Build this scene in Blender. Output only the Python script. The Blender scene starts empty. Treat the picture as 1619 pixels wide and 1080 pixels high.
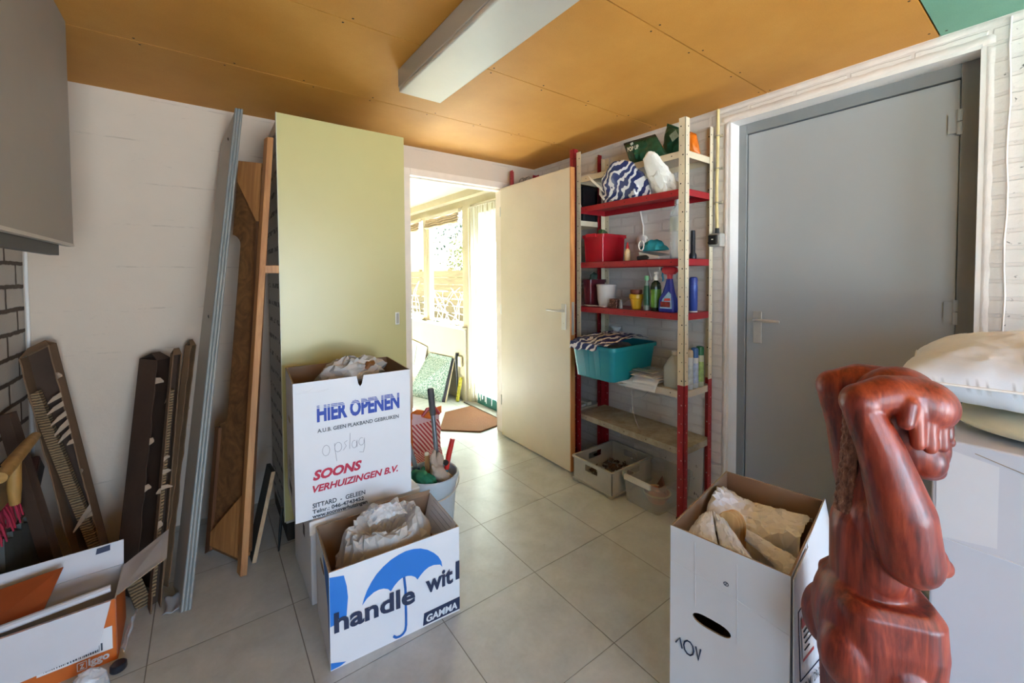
import bpy, bmesh, math, random
from mathutils import Vector, Matrix, noise
random.seed(7)
PI = math.pi
C = bpy.context.scene.collection
V = Vector
def rad(d): return d * PI / 180
EXPOSURE, SKY, SUN, SUNDIR, DAY, SIDE = 2.12, .16, 84.0, (-.55, -.12, -.83), 47, 19

# ------------------------------------------------------------------ materials
def srgb(h):
    h = h.lstrip('#')
    out = []
    for i in (0, 2, 4):
        c = int(h[i:i+2], 16) / 255
        out.append(c / 12.92 if c <= .04045 else ((c + .055) / 1.055) ** 2.4)
    return out
_m = {}
class NT:
    def __init__(s, mat):
        s.t = mat.node_tree; s.n = s.t.nodes; s.l = s.t.links
    def new(s, typ, **kw):
        n = s.n.new(typ)
        for k, v in kw.items():
            if k.startswith('i_'):
                key = k[2:]
                n.inputs[int(key) if key.isdigit() else key.replace('_', ' ')].default_value = v
            else: setattr(n, k, v)
        return n
    def link(s, a, b): s.l.new(a, b)
    def math(s, op, a, b=None, c=None):
        n = s.new('ShaderNodeMath', operation=op)
        for i, x in enumerate((a, b, c)):
            if x is None: continue
            if isinstance(x, (int, float)): n.inputs[i].default_value = x
            else: s.link(x, n.inputs[i])
        return n.outputs[0]
    def mix(s, f, a, b):
        n = s.new('ShaderNodeMix', data_type='RGBA')
        for i, x in ((0, f), (6, a), (7, b)):
            if isinstance(x, (int, float)): n.inputs[i].default_value = x
            elif isinstance(x, (tuple, list)): n.inputs[i].default_value = (*x[:3], 1)
            else: s.link(x, n.inputs[i])
        return n.outputs[2]
    def ramp(s, f, stops):
        n = s.new('ShaderNodeValToRGB')
        e = n.color_ramp.elements
        while len(e) < len(stops): e.new(.5)
        for i, (p, c) in enumerate(stops):
            e[i].position = p
            e[i].color = (*c, 1) if isinstance(c, (tuple, list)) else (c, c, c, 1)
        s.link(f, n.inputs[0])
        return n.outputs[0]
    def noise(s, vec, scale, detail=3, rough=.55, dist=0):
        n = s.new('ShaderNodeTexNoise', i_Scale=scale, i_Detail=detail, i_Roughness=rough, i_Distortion=dist)
        if vec is not None: s.link(vec, n.inputs['Vector'])
        return n.outputs[0]
    def mapping(s, vec, scale=(1, 1, 1), rot=(0, 0, 0), loc=(0, 0, 0)):
        n = s.new('ShaderNodeMapping')
        n.inputs['Scale'].default_value = scale; n.inputs['Rotation'].default_value = rot; n.inputs['Location'].default_value = loc
        s.link(vec, n.inputs['Vector'])
        return n.outputs[0]
    def bump(s, h, strength=.3, dist=.01, normal=None):
        n = s.new('ShaderNodeBump', i_Strength=strength, i_Distance=dist)
        s.link(h, n.inputs['Height'])
        if normal is not None: s.link(normal, n.inputs['Normal'])
        return n.outputs[0]

def raw(name, col=(.5, .5, .5), rough=.5, metal=0, spec=.5):
    m = bpy.data.materials.new(name); m.use_nodes = True
    nt = NT(m); b = nt.n['Principled BSDF']
    b.inputs['Base Color'].default_value = (*col[:3], 1)
    b.inputs['Roughness'].default_value = rough
    b.inputs['Metallic'].default_value = metal
    b.inputs['Specular IOR Level'].default_value = spec
    return m, nt, b

def M(name, col, rough=.5, metal=0, var=.12, vscale=6, bump=0, bscale=60, trans=0, alpha=1, spec=.5, stretch=(1, 1, 1), sheen=0, ior=1.45, sss=0):
    """plain surface with procedural mottling and fine relief"""
    if name in _m: return _m[name]
    if isinstance(col, str): col = srgb(col)
    m, nt, b = raw(name, col, rough, metal, spec)
    tc = nt.new('ShaderNodeTexCoord').outputs['Object']
    v = nt.mapping(tc, stretch)
    if var:
        f = nt.noise(v, vscale, 5, .6)
        a = [c * (1 - var) for c in col]; z = [min(1, c * (1 + var)) for c in col]
        nt.link(nt.ramp(f, [(.3, a), (.7, z)]), b.inputs['Base Color'])
    if bump:
        nt.link(nt.bump(nt.noise(v, bscale, 3), bump, .004), b.inputs['Normal'])
    if trans:
        b.inputs['Transmission Weight'].default_value = trans; b.inputs['IOR'].default_value = ior
    if alpha < 1: b.inputs['Alpha'].default_value = alpha
    if sheen: b.inputs['Sheen Weight'].default_value = sheen
    _m[name] = m
    return m

def wood(name, dark, light, scale=6, axis=2, rough=.5, ring=2.0, bump=.15):
    if name in _m: return _m[name]
    dark, light = srgb(dark), srgb(light)
    m, nt, b = raw(name, light, rough)
    tc = nt.new('ShaderNodeTexCoord').outputs['Object']
    st = [scale * 4] * 3; st[axis] = scale * .25
    v = nt.mapping(tc, st)
    f = nt.noise(v, 1.0, 5, .6, ring)
    nt.link(nt.ramp(f, [(.3, dark), (.5, [(a + c) / 2 for a, c in zip(dark, light)]), (.68, light)]), b.inputs['Base Color'])
    nt.link(nt.bump(f, bump, .002), b.inputs['Normal'])
    _m[name] = m
    return m

# ------------------------------------------------------------------ geometry
class G:
    def __init__(s):
        s.bm = bmesh.new(); s.mi = 0
    def _f(s, vs, mi=None):
        try:
            f = s.bm.faces.new(vs); f.material_index = s.mi if mi is None else mi; return f
        except ValueError: return None
    def hexa(s, p, mi=None):
        """8 points: bottom 4 then top 4, same winding (counter-clockwise from above)"""
        v = [s.bm.verts.new(V(q)) for q in p]
        for q in ((3, 2, 1, 0), (4, 5, 6, 7), (0, 1, 5, 4), (1, 2, 6, 5), (2, 3, 7, 6), (3, 0, 4, 7)):
            s._f([v[i] for i in q], mi)
        return s
    def box(s, x0, x1, y0, y1, z0, z1, mi=None, M=None):
        p = [(x0, y0, z0), (x1, y0, z0), (x1, y1, z0), (x0, y1, z0), (x0, y0, z1), (x1, y0, z1), (x1, y1, z1), (x0, y1, z1)]
        if M is not None: p = [M @ V(q) for q in p]
        return s.hexa(p, mi)
    def plate(s, pts, off, mi=None, mi_side=None, mi_back=None):
        """polygon (list of 3D points) extruded by vector off"""
        off = V(off)
        a = [s.bm.verts.new(V(q)) for q in pts]; b = [s.bm.verts.new(V(q) + off) for q in pts]
        n = len(a)
        s._f(a[::-1], mi); s._f(b, mi if mi_back is None else mi_back)
        for i in range(n):
            s._f([a[i], a[(i + 1) % n], b[(i + 1) % n], b[i]], mi if mi_side is None else mi_side)
        return s
    def poly(s, pts, mi=None):
        s._f([s.bm.verts.new(V(q)) for q in pts], mi); return s
    def tube(s, path, r, seg=10, mi=None, caps=True):
        path = [V(p) for p in path]; n = len(path)
        rs = r if isinstance(r, (list, tuple)) else [r] * n
        rings = []; up = None
        for i, p in enumerate(path):
            t = (path[min(i + 1, n - 1)] - path[max(i - 1, 0)])
            if t.length < 1e-9: t = V((0, 0, 1))
            t.normalize()
            if up is None: up = t.orthogonal().normalized()
            else:
                up = up - t * up.dot(t)
                up = up.normalized() if up.length > 1e-6 else t.orthogonal().normalized()
            w = t.cross(up)
            rings.append([s.bm.verts.new(p + (up * math.cos(2 * PI * k / seg) + w * math.sin(2 * PI * k / seg)) * rs[i]) for k in range(seg)])
        for a, b in zip(rings, rings[1:]):
            for k in range(seg): s._f([a[k], a[(k + 1) % seg], b[(k + 1) % seg], b[k]], mi)
        if caps: s._f(rings[0][::-1], mi); s._f(rings[-1], mi)
        return s
    def lathe(s, prof, seg=28, M=None, mi=None, sx=1, sy=1):
        """prof: list of (r, z[, material])"""
        M = M or Matrix()
        rings = []
        for q in prof:
            r, z = q[0], q[1]
            if r < 1e-6: rings.append([s.bm.verts.new(M @ V((0, 0, z)))])
            else: rings.append([s.bm.verts.new(M @ V((r * sx * math.cos(2 * PI * k / seg), r * sy * math.sin(2 * PI * k / seg), z))) for k in range(seg)])
        for i, (a, b) in enumerate(zip(rings, rings[1:])):
            m = prof[i + 1][2] if len(prof[i + 1]) > 2 else mi
            for k in range(seg):
                k2 = (k + 1) % seg
                if len(a) == 1 and len(b) == 1: continue
                if len(a) == 1: s._f([a[0], b[k2], b[k]][::-1], m)
                elif len(b) == 1: s._f([a[k], a[k2], b[0]], m)
                else: s._f([a[k], a[k2], b[k2], b[k]], m)
        return s
    def grid(s, fn, nu, nv, mi=None, closed_u=False):
        """fn(u,v)->point, u,v in 0..1"""
        r = [[s.bm.verts.new(V(fn(i / nu, j / nv))) for j in range(nv + 1)] for i in range(nu if closed_u else nu + 1)]
        for i in range(nu):
            a = r[i]; b = r[(i + 1) % len(r)]
            for j in range(nv):
                f = mi(i / nu, j / nv) if callable(mi) else mi
                s._f([a[j], b[j], b[j + 1], a[j + 1]], f)
        return s
    def sphere(s, c, r, seg=16, rings=10, mi=None, M=None):
        if isinstance(r, (int, float)): r = (r, r, r)
        T = Matrix.Translation(V(c)) @ (M or Matrix()) @ Matrix.Diagonal((*r, 1))
        return s.lathe([(math.sin(PI * i / rings), -math.cos(PI * i / rings)) for i in range(rings + 1)], seg, T, mi)
    def capsule(s, p0, p1, r0, r1, seg=14):
        p0, p1 = V(p0), V(p1); d = p1 - p0; L = d.length
        if L < 1e-6: return s.sphere(p0, max(r0, r1), seg)
        R = d.to_track_quat('Z', 'Y').to_matrix().to_4x4(); T = Matrix.Translation(p0) @ R
        prof = [(r0 * math.sin(a), -r0 * math.cos(a)) for a in [PI / 2 * i / 5 for i in range(6)]]
        prof += [(r1 * math.cos(a), L + r1 * math.sin(a)) for a in [PI / 2 * i / 5 for i in range(6)]]
        return s.lathe(prof, seg, T)

def finish(bm, name, mats, parent=None, world=True, smooth=False, bevel=0, bseg=2, angle=35, sub=0, solid=0):
    bmesh.ops.recalc_face_normals(bm, faces=bm.faces)
    me = bpy.data.meshes.new(name); bm.to_mesh(me); bm.free()
    o = bpy.data.objects.new(name, me); C.objects.link(o)
    for m in (mats if isinstance(mats, (list, tuple)) else [mats]): me.materials.append(m)
    if parent is not None:
        o.parent = parent
        if world: me.transform(world_of(parent).inverted())
    if smooth:
        for p in me.polygons: p.use_smooth = True
        if smooth != 'all': me.set_sharp_from_angle(angle=rad(angle))
    if bevel:
        b = o.modifiers.new('edge', 'BEVEL'); b.width = bevel; b.segments = bseg; b.limit_method = 'ANGLE'; b.angle_limit = rad(40)
    if solid:
        b = o.modifiers.new('solid', 'SOLIDIFY'); b.thickness = solid; b.offset = 0
    if sub:
        b = o.modifiers.new('sub', 'SUBSURF'); b.levels = sub; b.render_levels = sub
    return o
def world_of(o):
    m = o.matrix_basis
    return world_of(o.parent) @ m if o.parent else m.copy()
def build(g, name, mats, parent=None, world=True, **kw):
    return finish(g.bm, name, mats, parent, world, **kw)

def tag(o, label=None, cat=None, group=None, kind=None):
    if label: o['label'] = label
    if cat: o['category'] = cat
    if group: o['group'] = group
    if kind: o['kind'] = kind
    return o
def thing(name, label, cat, loc=(0, 0, 0), rz=0, group=None):
    o = bpy.data.objects.new(name, None); C.objects.link(o)
    o.location = loc; o.rotation_euler = (0, 0, rz); o.empty_display_size = .05
    o.matrix_basis = Matrix.Translation(V(loc)) @ Matrix.Rotation(rz, 4, 'Z')
    return tag(o, label, cat, group)
def copy_thing(o, label=None, loc=None, rz=None):
    c = o.copy(); C.objects.link(c)
    def kids(a, b):
        for ch in list(a.children):
            k = ch.copy(); C.objects.link(k); k.parent = b; kids(ch, k)
    kids(o, c)
    if label: c['label'] = label
    if loc is not None: c.location = loc
    if rz is not None: c.rotation_euler = (0, 0, rz)
    return c
def bake(o):
    """apply the modifiers of o into its mesh"""
    dg = bpy.context.evaluated_depsgraph_get(); dg.update()
    me = bpy.data.meshes.new_from_object(o.evaluated_get(dg), depsgraph=dg)
    old = o.data; o.modifiers.clear(); o.data = me; me.name = o.name
    for p in me.polygons: p.use_smooth = True
    return o
def merge_blob(g, name, mat, parent=None, voxel=.004, smooth=6, world=True, factor=.5):
    """fuse overlapping volumes into one continuous skin"""
    o = finish(g.bm, name, mat, None, world)
    r = o.modifiers.new('r', 'REMESH'); r.mode = 'VOXEL'; r.voxel_size = voxel
    if smooth:
        s_ = o.modifiers.new('s', 'SMOOTH'); s_.iterations = smooth; s_.factor = factor
    bake(o)
    if parent is not None:
        o.parent = parent
        if world: o.data.transform(world_of(parent).inverted())
    return o

_fold = {}
def folds(p, seed=0, n=7, freq=9.0, sharp=True):
    """crumpled paper: a few randomly turned triangle waves plus sharp noise ridges; about -1..1"""
    if seed not in _fold:
        rnd = random.Random(seed)
        _fold[seed] = [(V((rnd.gauss(0, 1), rnd.gauss(0, 1), rnd.gauss(0, 1))).normalized(), rnd.uniform(.5, 1.3), rnd.random()) for i in range(3)]
    p = V(p); o = V((seed * 1.7 + .3, seed * .9, -seed * .6))
    q = p + noise.noise_vector(p * freq * .4 + o) * (.5 / freq)
    t = 0
    for d, f, ph in _fold[seed]: t += abs(2 * ((q.dot(d) * freq * f * .28 + ph) % 1.0) - 1) * 2 - 1
    r1 = 1 - 3.2 * abs(noise.noise(q * freq * .55 + o)); r2 = 1 - 3.2 * abs(noise.noise(q * freq * 1.25 - o)); r3 = 1 - 3.2 * abs(noise.noise(q * freq * 2.8 + o * 2))
    return .30 * t + .62 * r1 + .34 * r2 + .14 * r3 - .2
def rn(p, seed=0): return noise.noise(V(p) + V((seed * 3.7, seed * 1.3, -seed)))

def text(s, size, mat, parent, o, xd=(1, 0, 0), yd=(0, 0, 1), bold=0, shear=0, width=None, name='lettering', lift=.0006, space=1.0, world=False):
    """flat lettering in parent's frame, baseline-left at o"""
    cu = bpy.data.curves.new('t', 'FONT'); cu.body = s; cu.size = size; cu.shear = shear; cu.offset = bold; cu.space_character = space
    cu.resolution_u = 3
    ob = bpy.data.objects.new('t', cu); C.objects.link(ob)
    dg = bpy.context.evaluated_depsgraph_get(); dg.update()
    me = bpy.data.meshes.new_from_object(ob.evaluated_get(dg), depsgraph=dg)
    bpy.data.objects.remove(ob)
    xs = [v.co.x for v in me.vertices] or [0]
    k = 1
    x0 = min(xs)
    if width: k = width / (max(xs) - x0)
    xd, yd = V(xd).normalized(), V(yd).normalized(); nd = xd.cross(yd)
    for v in me.vertices:
        v.co = V(o) + xd * (v.co.x - x0) * k + yd * v.co.y + nd * lift
    me.name = name
    t = bpy.data.objects.new(name, me); C.objects.link(t); me.materials.clear(); me.materials.append(mat)
    if parent is not None:
        t.parent = parent
        if world: me.transform(world_of(parent).inverted())
    return t
def flat(pts, mat, parent, name='print', map_=None, lift=.0005):
    g = G(); g.poly([map_(*p) if map_ else p for p in pts])
    return build(g, name, mat, parent, world=False)
# ================================================================== camera
CAM_Z = 1.3275
def make_camera():
    y, p, r = .6365, -.0295, -.0058
    f0 = V((math.sin(y), math.cos(y), 0)); r0 = V((math.cos(y), -math.sin(y), 0)); u0 = V((0, 0, 1))
    f = f0 * math.cos(p) + u0 * math.sin(p); u = -f0 * math.sin(p) + u0 * math.cos(p)
    r1 = r0 * math.cos(r) + u * math.sin(r); u1 = -r0 * math.sin(r) + u * math.cos(r)
    cd = bpy.data.cameras.new('camera'); o = bpy.data.objects.new('camera', cd); C.objects.link(o)
    cd.sensor_fit = 'HORIZONTAL'; cd.sensor_width = 36; cd.lens = 658.94 / 1619 * 36
    cd.shift_y = (455.73 - 540) / 1619; cd.clip_start = .02
    m = Matrix((r1, u1, -f)).transposed().to_4x4(); m.translation = (0, 0, CAM_Z)
    o.matrix_world = m
    bpy.context.scene.camera = o
make_camera()
sc = bpy.context.scene
sc.view_settings.view_transform = 'Standard'; sc.view_settings.look = 'None'
sc.view_settings.gamma = 1; sc.view_settings.use_curve_mapping = False
sc.view_settings.exposure = EXPOSURE
sc.cycles.use_denoising = True
sc.cycles.max_bounces = 10; sc.cycles.diffuse_bounces = 6; sc.cycles.transparent_max_bounces = 12
sc.cycles.sample_clamp_indirect = 8
sc.cycles.caustics_reflective = False; sc.cycles.caustics_refractive = False

# ================================================================== setting materials
XL, XR, YB, H, YF = -.658, 2.34, 2.835, 2.255, -4.2
def floor_mat():
    m, nt, b = raw('floor_tiles', rough=.3)
    tc = nt.new('ShaderNodeTexCoord').outputs['Object']
    sp = nt.new('ShaderNodeSeparateXYZ'); nt.link(tc, sp.inputs[0])
    S = .45
    ax = nt.math('DIVIDE', nt.math('SUBTRACT', sp.outputs[0], 1.613 - 20 * S), S)
    ay = nt.math('DIVIDE', nt.math('SUBTRACT', sp.outputs[1], 2.315 - 20 * S), S)
    def edge(a):
        fr = nt.math('FRACT', a)
        return nt.math('MINIMUM', fr, nt.math('SUBTRACT', 1, fr))
    e = nt.math('MINIMUM', edge(ax), edge(ay))
    g = nt.math('SMOOTH_MIN', 1, nt.math('DIVIDE', e, .0055), .2)   # 0 in the joint
    cell = nt.new('ShaderNodeCombineXYZ'); nt.link(nt.math('FLOOR', ax), cell.inputs[0]); nt.link(nt.math('FLOOR', ay), cell.inputs[1])
    wn = nt.new('ShaderNodeTexWhiteNoise'); nt.link(cell.outputs[0], wn.inputs[0])
    n1 = nt.noise(tc, 7, 8, .62, .4); n2 = nt.noise(tc, 60, 4, .6)
    n = nt.math('ADD', nt.math('MULTIPLY', n1, .75), nt.math('MULTIPLY', n2, .25))
    n = nt.math('ADD', n, nt.math('MULTIPLY', nt.math('SUBTRACT', wn.outputs[0], .5), .1))
    col = nt.ramp(n, [(.32, srgb('adb3b5')), (.5, srgb('bac0c2')), (.68, srgb('c6cbcd'))])
    sc_ = nt.ramp(nt.noise(nt.mapping(tc, (1, 3, 1), (0, 0, .6)), 14, 8, .7, 1.5), [(.66, (0, 0, 0)), (.76, (.35, .35, .35))])
    col = nt.mix(sc_, col, srgb('6f675e'))
    col = nt.mix(g, srgb('524f4b'), col)
    nt.link(col, b.inputs['Base Color'])
    b.inputs['Roughness'].default_value = .34
    nt.link(nt.bump(g, .5, .002), b.inputs['Normal'])
    return m
def brick_mat(name, c1, c2, mortar, bw, bh, msize, bump=.5, axis=(1, 2), stain=.15, mort_dark=True, off=(0, 0), marks=False):
    m, nt, b = raw(name, rough=.75)
    tc = nt.new('ShaderNodeTexCoord').outputs['Object']
    sp = nt.new('ShaderNodeSeparateXYZ'); nt.link(tc, sp.inputs[0])
    cb = nt.new('ShaderNodeCombineXYZ')
    nt.link(nt.math('ADD', sp.outputs[axis[0]], off[0]), cb.inputs[0]); nt.link(nt.math('ADD', sp.outputs[axis[1]], off[1]), cb.inputs[1])
    wob = nt.new('ShaderNodeTexNoise', i_Scale=18); nt.link(tc, wob.inputs['Vector'])
    vm = nt.new('ShaderNodeVectorMath', operation='MULTIPLY_ADD'); nt.link(wob.outputs['Color'], vm.inputs[0])
    vm.inputs[1].default_value = (.012, .012, 0); nt.link(cb.outputs[0], vm.inputs[2])
    br = nt.new('ShaderNodeTexBrick', i_Scale=1.0)
    nt.link(vm.outputs[0], br.inputs['Vector'])
    br.inputs['Brick Width'].default_value = bw; br.inputs['Row Height'].default_value = bh; br.inputs['Mortar Size'].default_value = msize
    br.inputs['Mortar Smooth'].default_value = .4
    br.inputs['Color1'].default_value = (*srgb(c1), 1); br.inputs['Color2'].default_value = (*srgb(c2), 1); br.inputs['Mortar'].default_value = (*srgb(mortar), 1)
    n = nt.noise(tc, 9, 6, .65)
    col = nt.mix(nt.ramp(n, [(.55, (0, 0, 0)), (.8, (stain, stain, stain))]), br.outputs['Color'], srgb('8a8078'))
    if marks:   # black scuffs on the pier beyond the grey door
        mk = nt.ramp(nt.noise(nt.mapping(tc, (1, 14, 22)), 1.6, 5, .7, .6), [(.64, (0, 0, 0)), (.67, (.85, .85, .85))])
        near = nt.math('MULTIPLY', nt.math('LESS_THAN', sp.outputs[1], .17), nt.math('GREATER_THAN', sp.outputs[1], -.1))
        col = nt.mix(nt.math('MULTIPLY', mk, near), col, srgb('2a2826'))
    nt.link(col, b.inputs['Base Color'])
    h = nt.math('ADD', nt.math('MULTIPLY', nt.math('SUBTRACT', 1, br.outputs['Fac']), 1.0), nt.math('MULTIPLY', nt.noise(tc, 45, 4, .6), .5))
    nt.link(nt.bump(h, bump, .012), b.inputs['Normal'])
    return m
def plaster_mat(name, col, stain, rough=.8, bump=.25):
    m, nt, b = raw(name, rough=rough)
    tc = nt.new('ShaderNodeTexCoord').outputs['Object']
    n = nt.noise(tc, 2.2, 7, .62)
    base = nt.ramp(n, [(.3, [c * .93 for c in srgb(col)]), (.7, srgb(col))])
    # scuffs along the courses under the plaster
    sp = nt.new('ShaderNodeSeparateXYZ'); nt.link(tc, sp.inputs[0])
    fr = nt.math('FRACT', nt.math('DIVIDE', sp.outputs[2], .213))
    near = nt.math('LESS_THAN', nt.math('ABSOLUTE', nt.math('SUBTRACT', fr, .5)), .018)
    pat = nt.ramp(nt.noise(nt.mapping(tc, (3, 3, 12)), 2.0, 6, .7), [(.5, (0, 0, 0)), (.62, (1, 1, 1))])
    k = nt.math('MULTIPLY', nt.math('MULTIPLY', near, pat), .32)
    col1 = nt.mix(k, base, srgb(stain))
    sm = nt.ramp(nt.noise(nt.mapping(tc, (2.5, 2.5, 7)), 2.5, 8, .75, 1.0), [(.62, (0, 0, 0)), (.74, (.4, .4, .4))])
    col2 = nt.mix(sm, col1, srgb(stain))
    nt.link(col2, b.inputs['Base Color'])
    h = nt.math('ADD', nt.noise(tc, 26, 5, .6), nt.math('MULTIPLY', k, -1.5))
    nt.link(nt.bump(h, bump, .006), b.inputs['Normal'])
    return m
def board_mat(name, col, dark, light):
    m, nt, b = raw(name, rough=.62)
    tc = nt.new('ShaderNodeTexCoord').outputs['Object']
    n = nt.noise(tc, 2.6, 7, .6); f = nt.noise(tc, 220, 2, .6)
    c = nt.ramp(nt.math('ADD', nt.math('MULTIPLY', n, .7), nt.math('MULTIPLY', f, .3)), [(.33, srgb(dark)), (.5, srgb(col)), (.66, srgb(light))])
    scr = nt.ramp(nt.noise(nt.mapping(tc, (1, 2.2, 1), (0, 0, -.5)), 7, 8, .75, .8), [(.66, (0, 0, 0)), (.8, (.3, .3, .3))])
    c = nt.mix(scr, c, srgb('d6b683'))
    nt.link(c, b.inputs['Base Color'])
    return m
mFloor = floor_mat()
mBack = plaster_mat('painted_plaster', 'ccbbaa', '7f7368')
mBrickR = brick_mat('white_painted_brick', 'dcd6d1', 'd7d1cc', 'd3ccc7', .21, .062, .009, bump=.4, axis=(1, 2), marks=True)
mBrickL = brick_mat('white_brick_dark_joints', 'bdb5ab', 'b3aba1', '4a3a2c', .25, .1, .011, bump=.5, axis=(1, 2))
mCeil = board_mat('ceiling_board_ochre', 'c38736', 'b97e2f', 'cb9140')
mCeilG = board_mat('ceiling_board_green', '6fa088', '66977f', '7bac94')
mDark = M('seam_dark', '2a221b', .9, var=.1)
mWhite = M('white_paint', 'e3deda', .5, var=.05, bump=.15, bscale=40)
mCream = M('cream_paint', 'b8ad90', .45, var=.05, bump=.1, bscale=30)
mScrew = M('screw_steel', '6b6258', .4, .8, var=.1)

# ================================================================== garage shell
def S(g, name, mats, **kw):
    o = build(g, name, mats, None, **kw); o['kind'] = 'structure'; return o
g = G(); g.box(XL - .1, 2.6, YF - .1, 6.7, -.12, 0); S(g, 'floor', mFloor)
# back wall with the doorway
DX0, DX1, DZ = 1.196, 2.007, 2.05
g = G()
g.box(XL - .1, DX0 - .05, YB, YB + .1, 0, H + .02); g.box(DX1 + .045, 2.6, YB, YB + .1, 0, H + .02); g.box(DX0 - .05, DX1 + .045, YB, YB + .1, DZ + .05, H + .02)
S(g, 'wall_back', mBack)
g = G()   # frame around the doorway
g.box(DX0 - .05, DX0, YB - .006, YB + .11, 0, DZ + .05); g.box(DX1, DX1 + .045, YB - .006, YB + .11, 0, DZ + .05)
g.box(DX0, DX1, YB - .006, YB + .11, DZ, DZ + .05); g.box(DX0, DX0 + .012, YB + .04, YB + .11, 0, DZ); g.box(DX0, DX1, YB + .04, YB + .11, DZ - .012, DZ)
S(g, 'trim_1', M('doorway_frame_paint', 'ddd0c3', .5, var=.08, bump=.1, bscale=25), bevel=.003)
g = G(); g.box(DX0 - .001, DX0 + .003, YB + .005, YB + .03, 1.0, 1.07); S(g, 'trim_2', M('latch_steel', '77736d', .35, .9))
# right wall with the deep recess of the grey door
RY0, RY1, RZ = .222, 1.142, 2.165
g = G()
g.box(XR, 2.6, YF - .1, RY0, -.02, H + .02); g.box(XR, 2.6, RY1, YB, -.02, H + .02); g.box(XR, 2.6, RY0, RY1, RZ, H + .02)
S(g, 'wall_right', mBrickR)
g = G(); g.box(2.56, 2.62, RY0 - .05, RY1 + .05, -.02, RZ + .05); S(g, 'wall_recess', mWhite)
mRough = M('rough_render', 'd8d0ca', .85, var=.1, vscale=8, bump=.9, bscale=28)
def band(y0, y1, z0, z1, name, amp=.006, seed=1):
    """thick smeared render with an uneven face"""
    g = G(); nu = max(2, int((y1 - y0) / .012)); nv = max(2, int((z1 - z0) / .012))
    def fn(u, v):
        y = y0 + (y1 - y0) * u; z = z0 + (z1 - z0) * v
        e = min(u, 1 - u, v, 1 - v)
        w = .004 * noise.noise(V((y * 20, z * 20, seed)))
        b = .007 + amp * .5 * noise.noise(V((y * 14, z * 14, seed))) + amp * .5 * noise.noise(V((y * 50, z * 50, seed)))
        return (XR - (b if e > 0 else -.002), y + (w if 0 < v < 1 else 0), z + (w if 0 < u < 1 else 0))
    g.grid(fn, nu, nv); return S(g, name, mRough, smooth='all')
band(RY1, RY1 + .038, 0, RZ, 'trim_3', .003, 2)
band(RY0 - .035, RY0, 0, RZ, 'trim_4', .003, 3)
band(RY0 - .035, RY1 + .05, RZ, RZ + .04, 'trim_5', .003, 4)
band(-.4, YB - .05, H - .03, H + .001, 'trim_6', .006, 5)
g = G()   # soffit and cheek of the recess, smooth white
g.box(XR - .004, 2.44, RY1 - .004, RY1 + .01, 0, RZ); g.box(XR - .004, 2.44, RY0 - .01, RY0 + .004, 0, RZ); g.box(XR - .004, 2.44, RY0, RY1, RZ - .006, RZ + .01)
S(g, 'trim_7', mWhite)
LW0, LW1 = -3.2, -1.1      # side window behind the viewer
g = G(); g.box(XL - .1, XL, YF - .1, LW0, 0, H + .02); g.box(XL - .1, XL, LW1, YB + .1, 0, H + .02); g.box(XL - .1, XL, LW0, LW1, 0, .75); g.box(XL - .1, XL, LW0, LW1, 2.05, H + .02); S(g, 'wall_left', mBrickL)
g = G()   # wall behind the viewer, with the open garage doorway
GX0, GX1, GZ = -.25, 1.9, 2.1
g.box(XL - .1, GX0, YF - .1, YF, 0, H); g.box(GX1, 2.6, YF - .1, YF, 0, H); g.box(GX0, GX1, YF - .1, YF, GZ, H)
S(g, 'wall_front', M('front_wall_grey', '6e675f', .85))
# ceiling boards: strips across the room with open joints under dark battens
g = G()
seams = [YB + .02, 2.207, 1.585, .958, .335]
for a, b in zip(seams, seams[1:]): g.box(XL - .05, XR + .05, b + .0025, a - .0025, H, H + .012, 0)
g.box(1.75, XR + .05, -.285, .3325, H, H + .012, 2); g.box(XL - .05, 1.745, -.285, .3325, H, H + .012, 0)
for k in range(6): g.box(XL - .05, XR + .05, YF - .05 + .66 * k, YF - .055 + .66 * (k + 1), H, H + .012, 0)
g.box(XL - .05, XR + .05, YF - .05, YB + .05, H + .012, H + .03, 1)
rs = random.Random(3)
for b in seams[1:]:
    for x in [-.5 + .31 * k for k in range(10)]:
        for s_ in (-.022, .022):
            T = Matrix.Translation((x + rs.uniform(-.03, .03), b + s_, H - .0006))
            g.lathe([(0, 0), (.0042, 0), (.0042, .001)], 8, T, 1)
S(g, 'ceiling', [mCeil, mDark, mCeilG])
# roof so that no sky leaks in
g = G(); g.box(XL - .3, 2.7, YF - .3, 6.9, H + .03, H + .12); S(g, 'roof', M('roof_felt', '4a4744', .9))

# ================================================================== sun room beyond the doorway
mSunWall = plaster_mat('sun_room_plaster', 'b0a588', '927d58')
mSunWhite = M('sun_room_white', 'bdb6a4', .55, var=.06, bump=.2, bscale=30)
WX = 2.20
g = G(); g.box(WX, 2.30, 3.81, 6.6, 0, .755); S(g, 'wall_sunroom_low', [mSunWall])
g = G(); g.box(WX - .004, 2.302, 3.80, 3.812, 0, .755); S(g, 'wall_sunroom_low_end', mSunWhite)
g = G(); g.box(WX - .02, 2.33, 3.79, 6.6, .755, .783); S(g, 'trim_sill', mSunWhite, bevel=.004)
g = G(); g.box(2.22, 2.32, YB + .1, 6.6, 2.06, 2.26); g.box(2.14, 2.22, YB + .1, 6.6, 2.13, 2.22); S(g, 'trim_8', mCream)
g = G(); g.box(-.5, 2.32, YB + .1, 6.6, 2.2, 2.22); S(g, 'ceiling_sunroom', M('sun_room_ceiling', 'ada388', .7, var=.04))
g = G(); g.box(-.5, 2.4, 6.6, 6.7, 0, 2.24); S(g, 'wall_sunroom_far', mSunWall)
g = G(); g.box(-.6, -.5, YB + .1, 6.7, 0, 2.24); S(g, 'wall_sunroom_side', mSunWall)
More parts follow.
